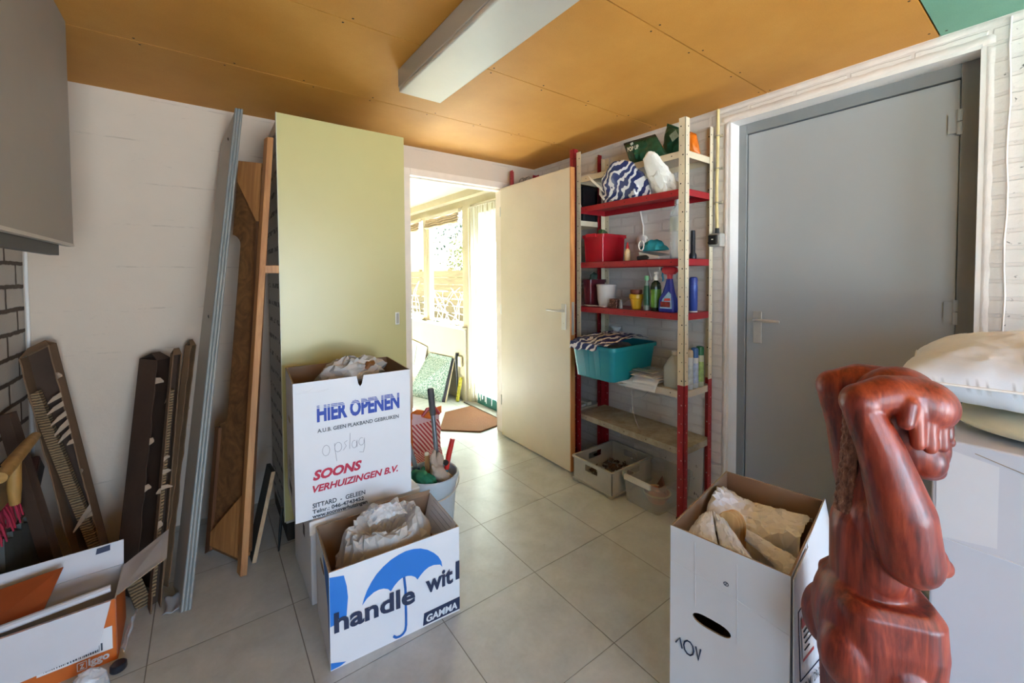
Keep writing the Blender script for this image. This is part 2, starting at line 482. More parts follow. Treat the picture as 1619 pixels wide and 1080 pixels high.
g = G(); g.box(2.2, 2.34, YB + .1, 2.98, 0, 2.1); S(g, 'trim_9', mCream)
def glass(name, col=(.95, .97, .95), rough=0, bump=0):
    m = bpy.data.materials.new(name); m.use_nodes = True; nt = NT(m)
    nt.n.remove(nt.n['Principled BSDF'])
    tr = nt.new('ShaderNodeBsdfTransparent'); tr.inputs[0].default_value = (*col, 1)
    gl = nt.new('ShaderNodeBsdfGlossy'); gl.inputs['Roughness'].default_value = .05 + rough
    mx = nt.new('ShaderNodeMixShader'); lw = nt.new('ShaderNodeLayerWeight'); lw.inputs[0].default_value = .5
    fz = nt.new('ShaderNodeMath', operation='MULTIPLY_ADD'); nt.link(nt.math('POWER', lw.outputs['Facing'], 5), fz.inputs[0]); fz.inputs[1].default_value = .5; fz.inputs[2].default_value = .03
    if bump:
        tc = nt.new('ShaderNodeTexCoord').outputs['Object']
        vo = nt.new('ShaderNodeTexVoronoi', i_Scale=70); nt.link(tc, vo.inputs['Vector'])
        bn = nt.bump(vo.outputs['Distance'], .8, .01); nt.link(bn, gl.inputs['Normal'])
        df = nt.new('ShaderNodeBsdfTranslucent'); df.inputs[0].default_value = (*col, 1)
        m2 = nt.new('ShaderNodeMixShader'); m2.inputs[0].default_value = bump
        nt.link(tr.outputs[0], m2.inputs[1]); nt.link(df.outputs[0], m2.inputs[2])
        nt.link(m2.outputs[0], mx.inputs[1])
    else: nt.link(tr.outputs[0], mx.inputs[1])
    nt.link(fz.outputs[0], mx.inputs[0]); nt.link(gl.outputs[0], mx.inputs[2])
    nt.link(mx.outputs[0], nt.n['Material Output'].inputs[0])
    return m
mGlass = glass('window_glass'); mHammered = glass('hammered_glass', (.50, .55, .54), .15, .8)
def window(n, y0, y1):
    x0, x1, z0, z1, t = 2.235, 2.295, .783, 2.06, .045
    g = G()
    g.box(x0, x1, y0, y0 + t, z0, z1); g.box(x0, x1, y1 - t, y1, z0, z1); g.box(x0, x1, y0 + t, y1 - t, z0, z0 + t * .6); g.box(x0, x1, y0 + t, y1 - t, z1 - t * .6, z1)
    w = S(g, f'window_{n}', mCream, bevel=.003)
    g = G(); g.box(2.26, 2.266, y0 + t, y1 - t, z0 + t * .6, z1 - t * .6)
    build(g, 'pane', mGlass, w)
    return w
window(1, 3.87, 4.78); window(2, 4.86, 6.06)
g = G(); g.box(2.215, 2.31, 3.79, 3.868, .783, 2.06); S(g, 'trim_10', mCream, bevel=.003)
g = G(); g.box(2.225, 2.31, 4.782, 4.858, .783, 2.06); S(g, 'trim_11', mCream, bevel=.003)
g = G(); g.box(2.235, 2.3, 6.062, 6.6, .783, 2.06); S(g, 'trim_12', mCream)
g = G(); g.box(2.215, 2.30, 3.716, 3.79, 0, 2.06); S(g, 'trim_13', mCream, bevel=.003)
g = G()
g.box(2.255, 2.30, 2.985, 3.05, 0.02, 2.05); g.box(2.255, 2.30, 3.65, 3.714, .02, 2.05); g.box(2.255, 2.30, 3.05, 3.65, 1.97, 2.05)
d = S(g, 'door_2', mCream, bevel=.003)
g = G(); g.box(2.25, 2.302, 3.05, 3.65, .02, .12); build(g, 'bottom_rail', M('teal_paint', '1d6d62', .4, var=.1), d)
g = G(); g.box(2.272, 2.279, 3.05, 3.65, .12, 1.97); build(g, 'pane', mHammered, d)
g = G(); g.box(2.16, 2.31, 2.98, 3.79, 0.001, .018); S(g, 'trim_14', M('threshold_stone', '6c675e', .7, var=.2, vscale=20), bevel=.004)

# gathered blinds above the panes
mBlind = M('blind_cloth', 'a8957a', .8, var=.15, vscale=20)
for lab, y0, y1 in (('gathered brown blind pulled up above the pane next to the string curtain', 3.92, 4.74), ('gathered brown blind pulled up above the window pane farther down the sun room', 4.92, 6.02)):
    t = thing('window_blind', lab, 'blind', (2.21, y0, 1.93), 0, 'blinds above the sun room windows')
    g = G(); g.box(2.19, 2.225, y0, y1, 2.015, 2.05); build(g, 'headrail', mSunWhite, t)
    g = G()
    for k in range(4):
        zz = 2.01 - k * .026
        g.grid(lambda u, v: (2.205 - .018 * math.sin(v * PI) - .004 * k, y0 + (y1 - y0) * u, zz - .034 * v + .004 * math.sin(u * 17 + k)), 20, 6)
    build(g, 'gathered_cloth', mBlind, t, smooth='all', solid=.002)
    g = G(); g.tube([(2.195, y0 + .05, 2.0), (2.195, y0 + .052, 1.4)], .0025, 6); build(g, 'pull_cord', mSunWhite, t)
# string curtain in the outer doorway
t = thing('string_curtain', 'curtain of white strings hanging in the outer doorway of the sun room', 'curtain', (2.2, 3.35, .1))
g = G(); g.tube([(2.205, 3.0, 2.03), (2.205, 3.71, 2.03)], .008, 8); build(g, 'curtain_rod', mSunWhite, t)
g = G(); rs = random.Random(5)
for k in range(54):
    y = 3.02 + .68 * (k + rs.uniform(-.3, .3)) / 53; x = 2.2 + rs.uniform(-.012, .012); ph = rs.uniform(0, 6)
    g.tube([(x + .003 * math.sin(ph + i), y + .004 * math.sin(ph * 2 + i * .8), 2.025 - (1.87 + .08 * math.sin(ph)) * i / 8) for i in range(9)], .0022, 5)
o = build(g, 'strands', M('curtain_string', 'eeece2', .6, var=.04), t); o['kind'] = 'stuff'

# things on the sun room floor
m, nt, b = raw('green_speckle', rough=.6)
tc = nt.new('ShaderNodeTexCoord').outputs['Object']
vo = nt.noise(tc, 75, 3, .8)
nt.link(nt.ramp(vo, [(.40, srgb('3f5f52')), (.48, srgb('6f8c7f')), (.57, srgb('b9c2b9'))]), b.inputs['Base Color']); mSpeck = m
t = thing('speckled_board', 'green speckled board with a dark rim leaning on the low wall under the window', 'board', (2.0, 4.2, 0))
bl, br_, tr, tl = V((1.80, 4.44, .004)), V((1.98, 3.95, .004)), V((2.185, 4.08, .43)), V((2.185, 4.66, .40))
nn = (br_ - bl).cross(tl - bl).normalized()
g = G(); g.plate([bl, br_, tr, tl], -nn * .012); build(g, 'panel', mSpeck, t)
g = G(); e = (tr - br_)
g.plate([br_ - nn * .013, br_ - nn * .013 + V((.02, -.035, 0)), tr - nn * .013 + V((.0, -.035, 0)), tr - nn * .013], -nn * .006); build(g, 'dark_rim', M('board_rim_dark', '2b2a3a', .6), t)
g = G(); g.plate([br_ + V((.012, -.04, 0)) - nn * .02, br_ + V((.02, -.05, 0)) - nn * .02, tr + V((-.002, -.05, 0)) - nn * .02, tr + V((-.004, -.04, 0)) - nn * .02], -nn * .004); build(g, 'pale_edge', mCream, t)
t = thing('perforated_strip', 'short yellow perforated strip standing against the end of the low wall', 'strip', (2.12, 3.9, 0))
g = G(); M4 = Matrix.Translation((2.13, 3.87, .002)) @ Matrix.Rotation(.2, 4, 'Y')
for k in range(7): g.box(-.01, .01, -.018, .018, .04 * k, .04 * k + .012, M=M4)
g.box(-.01, .01, -.018, -.010, 0, .252, M=M4); g.box(-.01, .01, .010, .018, 0, .252, M=M4)
build(g, 'perforated_bar', M('level_yellow', 'd8cf4a', .5, var=.1), t)
t = thing('hand_brush', 'black brush handle poking up behind the speckled board', 'brush', (2.15, 4.0, .0))
g = G(); g.tube([(2.16, 3.915, .004), (2.172, 3.95, .36), (2.178, 3.965, .44), (2.182, 3.96, .5)], [.012, .012, .02, .018], 10); build(g, 'handle', M('black_plastic', '1e1d1c', .45, var=.15), t)
t = thing('wall_socket', 'cream double wall socket on the low sun room wall', 'socket', (2.19, 3.9, .4))
g = G(); g.box(2.172, 2.2, 3.86, 3.93, .36, .47); build(g, 'socket_box', mCream, t, bevel=.006)
g = G(); g.box(2.168, 2.173, 3.875, 3.915, .385, .445); build(g, 'socket_face', M('socket_inset', 'c9b98f', .5), t)
t = thing('picture_card', 'pale card with grey patch leaning on the low wall behind the speckled board', 'card', (2.15, 4.9, 0))
g = G(); g.plate([(2.10, 4.72, .003), (2.10, 5.25, .003), (2.19, 5.25, .5), (2.19, 4.72, .46)], (-.006, 0, .001)); build(g, 'card', M('card_white', 'ded9c8', .7), t)
g = G(); g.plate([(2.128, 4.98, .2), (2.128, 5.1, .2), (2.17, 5.1, .44), (2.168, 4.98, .44)], (-.004, 0, .001)); build(g, 'printed_patch', M('patch_grey', '8f938c', .7), t)
t = thing('rubber_boot', 'dark rubber boot standing past the doorway beside the speckled board', 'boot', (1.62, 4.1, 0))
g = G(); g.lathe([(.045, .0), (.05, .03), (.047, .1), (.05, .2), (.058, .31), (.053, .31), (.046, .2), (.04, .06), (0, .05)], 18, Matrix.Translation((1.72, 4.3, 0))); build(g, 'shaft', M('boot_rubber', '2c332d', .4, var=.15), t, smooth='all')
g = G(); g.sphere((1.66, 4.25, .035), (.085, .045, .045), M=Matrix.Rotation(.7, 4, 'Z')); g.box(1.58, 1.74, 4.2, 4.34, 0, .012); build(g, 'foot', M('boot_rubber', '2c332d', .4), t, smooth=True)
t = thing('door_mat', 'brown coir door mat inside the outer doorway', 'mat', (1.95, 3.3, 0))
m, nt, b = raw('coir', rough=.95)
tc = nt.new('ShaderNodeTexCoord').outputs['Object']
n = nt.noise(tc, 320, 3, .8); n2 = nt.noise(tc, 5, 5)
nt.link(nt.mix(nt.ramp(n2, [(.4, (0, 0, 0)), (.65, (.6, .6, .6))]), nt.ramp(n, [(.3, srgb('553218')), (.7, srgb('83522a'))]), srgb('6b3c1f')), b.inputs['Base Color'])
nt.link(nt.bump(n, 1, .01), b.inputs['Normal'])
g = G(); g.plate([(1.60, 3.22, .001), (1.855, 2.972, .001), (2.15, 3.02, .001), (2.15, 3.62, .001), (1.85, 3.60, .001)], (0, 0, .014)); o = build(g, 'pile', m, t)
# windowsill scraps
for k, (y, rz, col, lab) in enumerate(((4.05, .3, '55524c', 'dark paper scrap on the sill nearest the string curtain'), (4.25, -.4, 'e4e0d2', 'white crumpled paper scrap on the window sill'), (4.5, .8, '3f4442', 'dark leaf-like scrap on the sill in front of the mullion'), (4.9, .2, 'b59a5e', 'ochre wood chip on the sill past the mullion'))):
    g = G(); M4 = Matrix.Translation((2.235, y, .784)) @ Matrix.Rotation(rz, 4, 'Z')
    g.grid(lambda u, v: M4 @ V(((u - .5) * .05, (v - .5) * .12, .004 + .02 * abs(folds((u, v, k), k, 5, 6)))), 8, 12)
    o = build(g, 'paper_scrap', M('scrap' + str(k), col, .8), None, solid=.001); tag(o, lab, 'scrap', 'scraps on the window sill')

# ================================================================== garden
g = G(); g.box(-12, 40, -25, 40, -.3, -.14)
m, nt, b = raw('garden_ground', rough=.9); tc = nt.new('ShaderNodeTexCoord').outputs['Object']
nt.link(nt.ramp(nt.noise(tc, 3, 6), [(.35, srgb('65635a')), (.65, srgb('858174'))]), b.inputs['Base Color'])
S(g, 'ground', m)
mFence = wood('fence_wood', '584d34', '75684a', 3, 1, .8)
t = thing('garden_fence', 'weathered horizontal board fence at the end of the garden', 'fence', (5.6, 9, -.14))
for k in range(8):
    g = G(); z = -.1 + k * .2
    g.box(5.6, 5.625, 4.5, 15, z, z + .185); build(g, 'fence_board', mFence, t)
for k in range(6):
    g = G(); g.box(5.625, 5.7, 4.6 + k * 2, 4.7 + k * 2, -.14, 1.55); build(g, 'fence_post', mFence, t)
mLeaf = [M('leaf_a', '34473a', .7, var=.3, vscale=3), M('leaf_b', '646b3c', .7, var=.3, vscale=3)]
mBark = wood('bark', '5b4c3c', '8a7a66', 5, 2, .9)
def tree(label, x, y, h, r, mat, n, seed):
    t = thing('garden_tree', label, 'tree', (x, y, -.14), 0)
    rs = random.Random(seed)
    g = G(); g.tube([(x, y, -.14), (x + .1, y, h * .4), (x, y + .1, h * .7), (x, y, h * .9)], [.14, .11, .07, .03], 8); build(g, 'trunk', mBark, t)
    g = G()
    for k in range(n):
        d = V((rs.gauss(0, 1), rs.gauss(0, 1), rs.gauss(0, 1))).normalized() * r * rs.random() ** .4
        d *= 1 + .3 * noise.noise(d * 2 / r)
        c = V((x, y, h * .68)) + V((d.x, d.y, d.z * 1.25)); s_ = rs.uniform(.05, .11)
        a = V((rs.gauss(0, 1), rs.gauss(0, 1), rs.gauss(0, 1))).normalized(); b_ = a.orthogonal().normalized()
        g.poly([c - a * s_, c + b_ * s_ * .4, c + a * s_, c - b_ * s_ * .4])
    o = build(g, 'foliage', mat, t); o['kind'] = 'stuff'
tree('tall dark green tree beyond the garden fence', 8.5, 14.0, 4.6, 1.5, mLeaf[0], 5000, 1)
tree('small yellow-green tree at the fence, beside the tall dark one', 6.9, 11.3, 2.6, .9, mLeaf[1], 2500, 2)
t = thing('bare_shrub', 'tangle of bare pale shrub branches just outside the window', 'shrub', (3.6, 6.4, -.14))
g = G(); rs = random.Random(9)
for k in range(60):
    p = V((3.5 + rs.uniform(-.2, .5), 5.6 + rs.uniform(-.9, 2.3), -.14)); d = V((rs.gauss(0, .35), rs.gauss(0, .5), 1)).normalized()
    pts = [p.copy()]
    for i in range(7):
        d = (d + V((rs.gauss(0, .35), rs.gauss(0, .45), rs.gauss(0, .2)))).normalized(); p = p + d * .23; pts.append(p.copy())
    g.tube(pts, [.008 - .0008 * i for i in range(8)], 5)
o = build(g, 'branches', M('pale_branch', 'b8ae98', .8, var=.2), t); o['kind'] = 'stuff'

# ================================================================== light
w = bpy.data.worlds.new('sky'); sc.world = w; w.use_nodes = True
nt = NT(w); bg = nt.n['Background']
sky = nt.new('ShaderNodeTexSky'); sky.sky_type = 'NISHITA'; sky.sun_disc = False; sky.sun_elevation = rad(52); sky.sun_rotation = rad(80); sky.altitude = 50; sky.dust_density = 2.0
nt.link(sky.outputs[0], bg.inputs[0]); bg.inputs[1].default_value = SKY
L = bpy.data.lights.new('sun', 'SUN'); L.energy = SUN; L.angle = rad(.6); L.color = (1, .99, .97)
o = bpy.data.objects.new('sun', L); C.objects.link(o); o.rotation_euler = V(SUNDIR).to_track_quat('-Z', 'Y').to_euler()
def area(name, loc, dirv, sx, sy, power=0, col=(1, 1, 1), portal=False):
    L = bpy.data.lights.new(name, 'AREA'); L.shape = 'RECTANGLE'; L.size = sx; L.size_y = sy; L.energy = power; L.color = col
    o = bpy.data.objects.new(name, L); C.objects.link(o); o.location = loc; o.rotation_euler = V(dirv).to_track_quat('-Z', 'Z').to_euler()
    if portal: L.cycles.is_portal = True
    return o
area('garage_daylight', ((GX0 + GX1) / 2, YF - .05, 1.0), (0, 1, 0.0), GX1 - GX0, 1.95, DAY, (.44, .70, 1))
area('window_daylight', (XL - .05, (LW0 + LW1) / 2, 1.4), (1, 0, 0), LW1 - LW0, 1.3, SIDE, (.44, .74, 1))
# ================================================================== doors and lamp
mSteel = M('brushed_steel', 'c4c1ba', .3, .55, var=.06)
mEdgeWood = wood('door_edge_pine', 'b06c38', 'd99a5c', 5, 2, .5)
mDoorC = M('door_cream', 'd3c6ae', .42, var=.04, vscale=3, bump=.05, bscale=30)
def handle_set(parent, M4, long=.0):
    """lever handle on a backplate; local x along the door, z up, -y out of the face"""
    g = G(); g.box(-.022, .022, -.007, 0, -.10, .075, M=M4); p = build(g, 'handle_plate', mSteel, parent, bevel=.003)
    g = G(); g.lathe([(.004, 0), (.004, .0015)], 10, M4 @ Matrix.Translation((0, -.0065, -.055)) @ Matrix.Rotation(PI / 2, 4, 'X')); build(g, 'keyhole', mDark, p)
    g = G(); g.tube([M4 @ V(q) for q in ((0, -.004, .03), (0, -.045, .03), (.012, -.052, .03), (.06, -.052, .03), (.125, -.048, .03))], [.010, .009, .0085, .008, .0075], 12); build(g, 'lever', mSteel, parent, smooth=True)
# the open cream door, hinged on the doorway, standing along the rack
t = thing('door_3', None, None, (1.99, 2.0, .012)); t['kind'] = 'structure'
TD = Matrix.Translation((2.002, 2.81, .012)) @ Matrix.Rotation(rad(-91.2), 4, 'Z')   # local x from hinge to the free edge
g = G(); g.box(.002, .822, -.038, -.0, .0, 2.03, M=TD); build(g, 'leaf', mDoorC, t, bevel=.0015)
g = G(); g.box(.822, .829, -.0378, -.0002, 0, 2.03, M=TD); build(g, 'edge_strip', mEdgeWood, t)
g = G(); g.box(.829, .8305, -.030, -.008, .92, 1.14, M=TD); build(g, 'lock_plate', mSteel, t)
handle_set(t, TD @ Matrix.Translation((.765, -.038, 1.05)) @ Matrix.Rotation(PI, 4, 'Z') @ Matrix.Diagonal((1, -1, 1, 1)))
for z in (.25, 1.0, 1.8):
    g = G(); g.tube([TD @ V((-.004, -.036, z)), TD @ V((-.004, -.036, z + .08))], .006, 8); build(g, 'hinge', mSteel, t)
# the grey door in the recess
mGreyDoor = M('door_grey', 'a3a7aa', .5, var=.03, vscale=2, bump=.06, bscale=60)
mGreyFrame = M('door_frame_grey', '7f8284', .5, var=.05)
g = G()
for a in ((1.098, RY1), (RY0, .285)): g.box(2.432, 2.50, a[0], a[1], .0, RZ)
g.box(2.432, 2.50, .285, 1.098, 2.104, RZ); g.box(2.432, 2.5, .285, 1.098, 0, .045)
d = S(g, 'trim_15', mGreyFrame, bevel=.002)
g = G(); g.box(2.445, 2.485, .288, 1.095, .05, 2.1); d = S(g, 'door_1', mGreyDoor, bevel=.002)
TG = Matrix.Translation((2.445, 1.035, 1.05)) @ Matrix.Rotation(rad(-90), 4, 'Z')
handle_set(d, TG @ Matrix.Diagonal((1, 1, 1, 1)))
for z in (.22, 1.12, 1.88):
    g = G(); g.tube([(2.436, .287, z), (2.436, .287, z + .05)], .009, 10); g.tube([(2.436, .287, z + .054), (2.436, .287, z + .1)], .009, 10); g.box(2.436, 2.447, .287, .32, z + .01, z + .09); build(g, 'hinge', mGreyDoor, d)
# fluorescent lamp housing
t = thing('ceiling_lamp', 'long white box-shaped lamp fixed under the ochre ceiling', 'lamp', (.825, 1.2, 2.2))
mLamp = M('lamp_enamel', 'b3aca2', .45, var=.04, vscale=4, bump=.03)
g = G(); g.box(.72, .93, .48, 1.825, 2.172, 2.2545); build(g, 'housing', mLamp, t, bevel=.004)
g = G(); g.box(.722, .928, .482, 1.823, 2.152, 2.172); build(g, 'diffuser', M('lamp_diffuser', 'c3beb4', .4, var=.03), t, bevel=.006)

# ================================================================== wiring on the walls
t = thing('conduit_pipe', 'yellowed conduit running down beside the grey door recess', 'pipe', (2.325, 1.178, 1.6))
mPVC = M('yellowed_pvc', 'd3c08a', .5, var=.12, vscale=12)
g = G(); g.tube([(2.318, 1.20, 2.245), (2.318, 1.20, 2.0), (2.316, 1.203, 1.8), (2.318, 1.2, 1.585)], .0085, 12); build(g, 'pipe', mPVC, t, smooth=True)
for z in (2.1, 1.92, 1.73):
    g = G(); g.tube([(2.331, 1.184, z), (2.314, 1.186, z), (2.307, 1.2, z), (2.314, 1.214, z), (2.331, 1.216, z)], .0035, 6); g.box(2.325, 2.338, 1.178, 1.222, z - .006, z + .006); build(g, 'clip', M('clip_grey', 'a49a84', .5), t)
t = thing('timer_box', 'small grey wall box with a black face beside the shelving', 'switch', (2.29, 1.2, 1.5))
g = G(); g.box(2.285, 2.338, 1.165, 1.235, 1.485, 1.558); build(g, 'case', M('box_light_grey', 'a8a49d', .5), t, bevel=.006)
g = G(); g.box(2.272, 2.286, 1.177, 1.230, 1.495, 1.55); build(g, 'black_face', M('black_plastic', '1e1d1c', .4), t, bevel=.008)
g = G(); g.box(2.2712, 2.2722, 1.198, 1.208, 1.521, 1.526); build(g, 'indicator', mWhite, t)
g = G(); g.tube([(2.318, 1.2, 1.555), (2.318, 1.2, 1.588)], .011, 10); build(g, 'gland', M('black_plastic', '1e1d1c'), t)
t = thing('wall_cable', 'thin painted-over cable on the brick beside the grey door', 'cable', (2.33, .2, 1.2))
g = G(); g.tube([(2.331, .155 + .003 * math.sin(k * 1.7), 2.24 - k * .1) for k in range(23)], .0032, 8); build(g, 'cable', mRough, t, smooth=True)

# ================================================================== wall cabinet, far end near the back wall
t = thing('wall_cabinet', 'large grey cabinet hung high on the wall with dark-jointed bricks', 'cabinet', (-.5, 1.2, 1.4))
mCab = M('cabinet_grey', '9b958d', .5, var=.04, vscale=3)
g = G(); g.box(XL + .002, -.40, -.6, 2.13, 1.46, 2.253); build(g, 'body', mCab, t)
g = G(); g.box(-.398, -.381, -.6, 2.186, 1.452, 2.2535); build(g, 'door', mCab, t, bevel=.001)
g = G(); g.box(-.398, -.379, -.6, 2.188, 1.443, 1.453); build(g, 'edge_trim', M('cabinet_edge_pale', 'c4c0b6', .4), t)
g = G(); g.box(-.425, -.402, -.6, 2.10, 1.408, 1.459); build(g, 'rail', M('cabinet_rail_dark', '55534f', .5), t)
t = thing('wall_pipe', 'thin white painted pipe in the corner beside the dark-jointed bricks', 'pipe', (-.65, 2.81, 1.0))
g = G(); g.tube([(-.645, 2.822 - .004 * (k % 2), .05 + k * .14) for k in range(11)], .006, 8); build(g, 'pipe', mWhite, t, smooth=True)

# ================================================================== tall cabinet with the green front
t = thing('tall_cabinet', 'tall cabinet with an olive green sliding front beside the doorway', 'cabinet', (.6, 2.5, 0))
m, nt, b = raw('cabinet_side_scuffed', rough=.5)
tc = nt.new('ShaderNodeTexCoord').outputs['Object']
sp = nt.new('ShaderNodeSeparateXYZ'); nt.link(tc, sp.inputs[0])
row = nt.math('LESS_THAN', nt.math('ABSOLUTE', nt.math('SUBTRACT', nt.math('FRACT', nt.math('DIVIDE', sp.outputs[2], .095)), .5)), .13)
pat = nt.ramp(nt.noise(nt.mapping(tc, (1, 9, 14)), 2.2, 5, .7), [(.47, (0, 0, 0)), (.52, (1, 1, 1))])
k = nt.math('MULTIPLY', row, pat)
nt.link(nt.mix(k, srgb('a8a6a2'), srgb('2c2b2a')), b.inputs['Base Color']); mScuff = m
g = G(); g.box(.303, .925, 2.312, 2.80, .10, 2.105); build(g, 'carcass', mScuff, t)
g = G(); g.box(.31, .92, 2.33, 2.78, .0, .10); build(g, 'plinth', mDark, t)
mGreen = M('olive_laminate', 'b5ab74', .33, var=.03, vscale=2.5, bump=.03, bscale=20)
g = G(); g.box(.296, .932, 2.29, 2.31, .122, 2.118); build(g, 'front_panel', mGreen, t, bevel=.0015)
g = G(); g.box(.2935, .2962, 2.289, 2.311, .12, 2.119); build(g, 'edge_band', M('edge_band_pale', 'cfd0b8', .4), t)
g = G(); g.box(.868, .892, 2.2865, 2.2905, 1.055, 1.125); p = build(g, 'finger_pull', mSteel, t, bevel=.002)
g = G(); g.box(.873, .887, 2.2855, 2.2868, 1.062, 1.118); build(g, 'pull_recess', M('pull_shadow', '8a867c', .5, .6), p)

# ================================================================== long things leaning on the back wall
mPanel = M('panel_grey', 'a3aaa8', .42, var=.05, vscale=4, bump=.05)
t = thing('grooved_panel', 'long pale grey panel with a ribbed edge leaning up to the ceiling', 'panel', (-.09, 2.15, 0))
b0, t0 = V((-.105, 2.09, .002)), V((.148, 2.60, 2.2)); across = V((-.03, .19, -.0)); thick = V((.036, -.004, 0))
across_t = V((-.055, .195, -.14))
g = G(); g.hexa([b0 + V((.004, .012, 0)), b0 + thick + V((-.004, .012, 0)), b0 + across + thick * .8, b0 + across, t0 + V((.004, .012, 0)), t0 + thick + V((-.004, .012, 0)), t0 + across_t + thick * .8, t0 + across_t]); build(g, 'face_panel', M('panel_face', 'b1aca4', .5, var=.06, vscale=3), t)
g = G()   # edge profile: three round ribs
prof = []
for k in range(25):
    u = k / 24; prof.append((u, -.004 - .007 * abs(math.sin(u * PI * 3)) ** .6))
n0 = V((0, 1, 0))
ring = lambda o: [o + thick * u + n0 * d for u, d in prof] + [o + thick + n0 * .014, o + n0 * .014]
A = [g.bm.verts.new(q) for q in ring(b0)]; B = [g.bm.verts.new(q) for q in ring(t0)]
for i in range(len(A)): g._f([A[i], A[(i + 1) % len(A)], B[(i + 1) % len(A)], B[i]])
g._f(A[::-1]); g._f(B); build(g, 'ribbed_edge', M('panel_edge', '8b8d8b', .38, var=.05), t, smooth=True, angle=50)
for f in (.93, .52):
    p = b0.lerp(t0, f) + across * .35
    g = G(); g.lathe([(0, .004), (.007, .003), (.009, 0)], 10, Matrix.Translation(p + V((-.001, 0, 0))) @ Matrix.Rotation(-PI / 2 - .1, 4, 'Y')); build(g, 'screw', mDark, t)

mPly = wood('plywood_brown', '5a3a22', '8a5f38', 2.2, 0, .55, 3)
mPine = wood('pine_post', '8f5a30', 'c08a52', 4, 2, .55)
mPineD = wood('dark_batten', '4a2a18', '74492a', 4, 2, .55)
t = thing('wooden_frame_panel', 'brown plywood panel with corner blocks and a pine post leaning on the wall', 'panel', (.05, 2.3, 0))
BL, BR, TR, TL = V((-.012, 2.43, .03)), V((.105, 2.215, .03)), V((.240, 2.375, 1.885)), V((.157, 2.54, 1.92))
nrm = (BR - BL).cross(TL - BL).normalized()
if nrm.y > 0: nrm = -nrm
def bil(u, v, d=0): return BL.lerp(BR, u).lerp(TL.lerp(TR, u), v) - nrm * d
ply = [(0, 0), (1, 0), (1, 1), (-.14, 1), (-.14, .80)] + [(-.14 + .36 * math.sin(a), .775 + .025 * math.cos(a)) for a in [PI / 10 * k for k in range(0, 6)]] + [(-.1 + .30 * math.cos(a), .335 - .025 * math.sin(a)) for a in [PI / 10 * k for k in range(0, 6)]] + [(-.1, .31), (0, .30)]
g = G(); g.plate([bil(u, v, .014) for u, v in ply], nrm * -.006); build(g, 'plywood', mPly, t)
g = G(); g.plate([bil(-.02, 1), bil(1, 1), bil(1, .845), bil(.9, .845), bil(-.02, .945)], nrm * -.042); build(g, 'corner_block', mPine, t)
g = G(); g.plate([bil(.03, .012), bil(1, .012), bil(1, .17), bil(.03, .045)], nrm * -.042); build(g, 'corner_block', mPine, t)
g = G(); g.plate([bil(-.10, -.012), bil(.03, .0), bil(.03, .30), bil(-.10, .30)], nrm * -.03); build(g, 'side_batten', mPineD, t)
g = G(); g.plate([bil(.90, .02), bil(1, .02), bil(1, .99), bil(.90, .99)], nrm * -.05); build(g, 'inner_batten', mPineD, t)
p0, p1 = V((.100, 2.17, .002)), V((.2625, 2.335, 2.006)); wx = V((.026, -.004, 0)); wy = V((-.010, .045, 0))
g = G(); g.hexa([p0, p0 + wx, p0 + wx + wy, p0 + wy, p1, p1 + wx, p1 + wx + wy, p1 + wy]); build(g, 'post', mPine, t, bevel=.002)
q = p0.lerp(p1, .68); g = G(); g.box(q.x + .024, .2925, q.y + .004, q.y + .035, q.z - .018, q.z + .02); build(g, 'peg', mPine, t, bevel=.002)
t = thing('small_board', 'short dark board with a pale edge leaning on the side of the tall cabinet', 'board', (.14, 2.25, 0))
a0, a1 = V((.150, 2.245, .002)), V((.250, 2.37, .355)); wx = V((.017, -.003, 0)); wy = V((-.008, .12, .0))
g = G(); g.hexa([a0, a0 + wx, a0 + wx + wy, a0 + wy, a1, a1 + wx, a1 + wx + wy, a1 + wy]); build(g, 'board', M('board_dark', '3b3936', .6, var=.2), t)
g = G(); e = V((0, -.003, 0)); g.hexa([a0 + e, a0 + wx + e, a0 + wx - e * .2, a0 - e * .2, a1 + e, a1 + wx + e, a1 + wx - e * .2, a1 - e * .2]); build(g, 'pale_edge', wood('edge_pale', 'a9865e', 'c7a77c', 6), t)
t = thing('metal_rod', 'thin black rod leaning at the foot of the tall cabinet', 'rod', (.27, 2.25, 0))
g = G(); g.tube([(.262, 2.262, .006), (.272, 2.275, .10), (.283, 2.285, .2)], [.004, .007, .007], 8); build(g, 'rod', M('black_plastic', '1e1d1c'), t)

# cardboard packing channels
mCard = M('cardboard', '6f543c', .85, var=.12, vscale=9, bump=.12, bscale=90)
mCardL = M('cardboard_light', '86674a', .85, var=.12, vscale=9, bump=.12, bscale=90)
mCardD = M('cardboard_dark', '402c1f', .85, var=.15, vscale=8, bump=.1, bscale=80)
mTorn = M('torn_paper', 'a38d78', .9, var=.1, vscale=20)
def corr_mat():
    m, nt, b = raw('corrugated_edge', rough=.9)
    tc = nt.new('ShaderNodeTexCoord').outputs['Object']
    sp = nt.new('ShaderNodeSeparateXYZ'); nt.link(tc, sp.inputs[0])
    n = nt.noise(tc, 25, 3)
    s_ = nt.math('SINE', nt.math('ADD', nt.math('MULTIPLY', sp.outputs[2], 560), nt.math('MULTIPLY', n, 9)))
    nt.link(nt.ramp(nt.math('MULTIPLY_ADD', s_, .5, .5), [(.15, srgb('4d3a28')), (.5, srgb('7d6548')), (.9, srgb('907655'))]), b.inputs['Base Color'])
    nt.link(nt.bump(s_, .6, .004), b.inputs['Normal'])
    return m
mCorr = corr_mat()
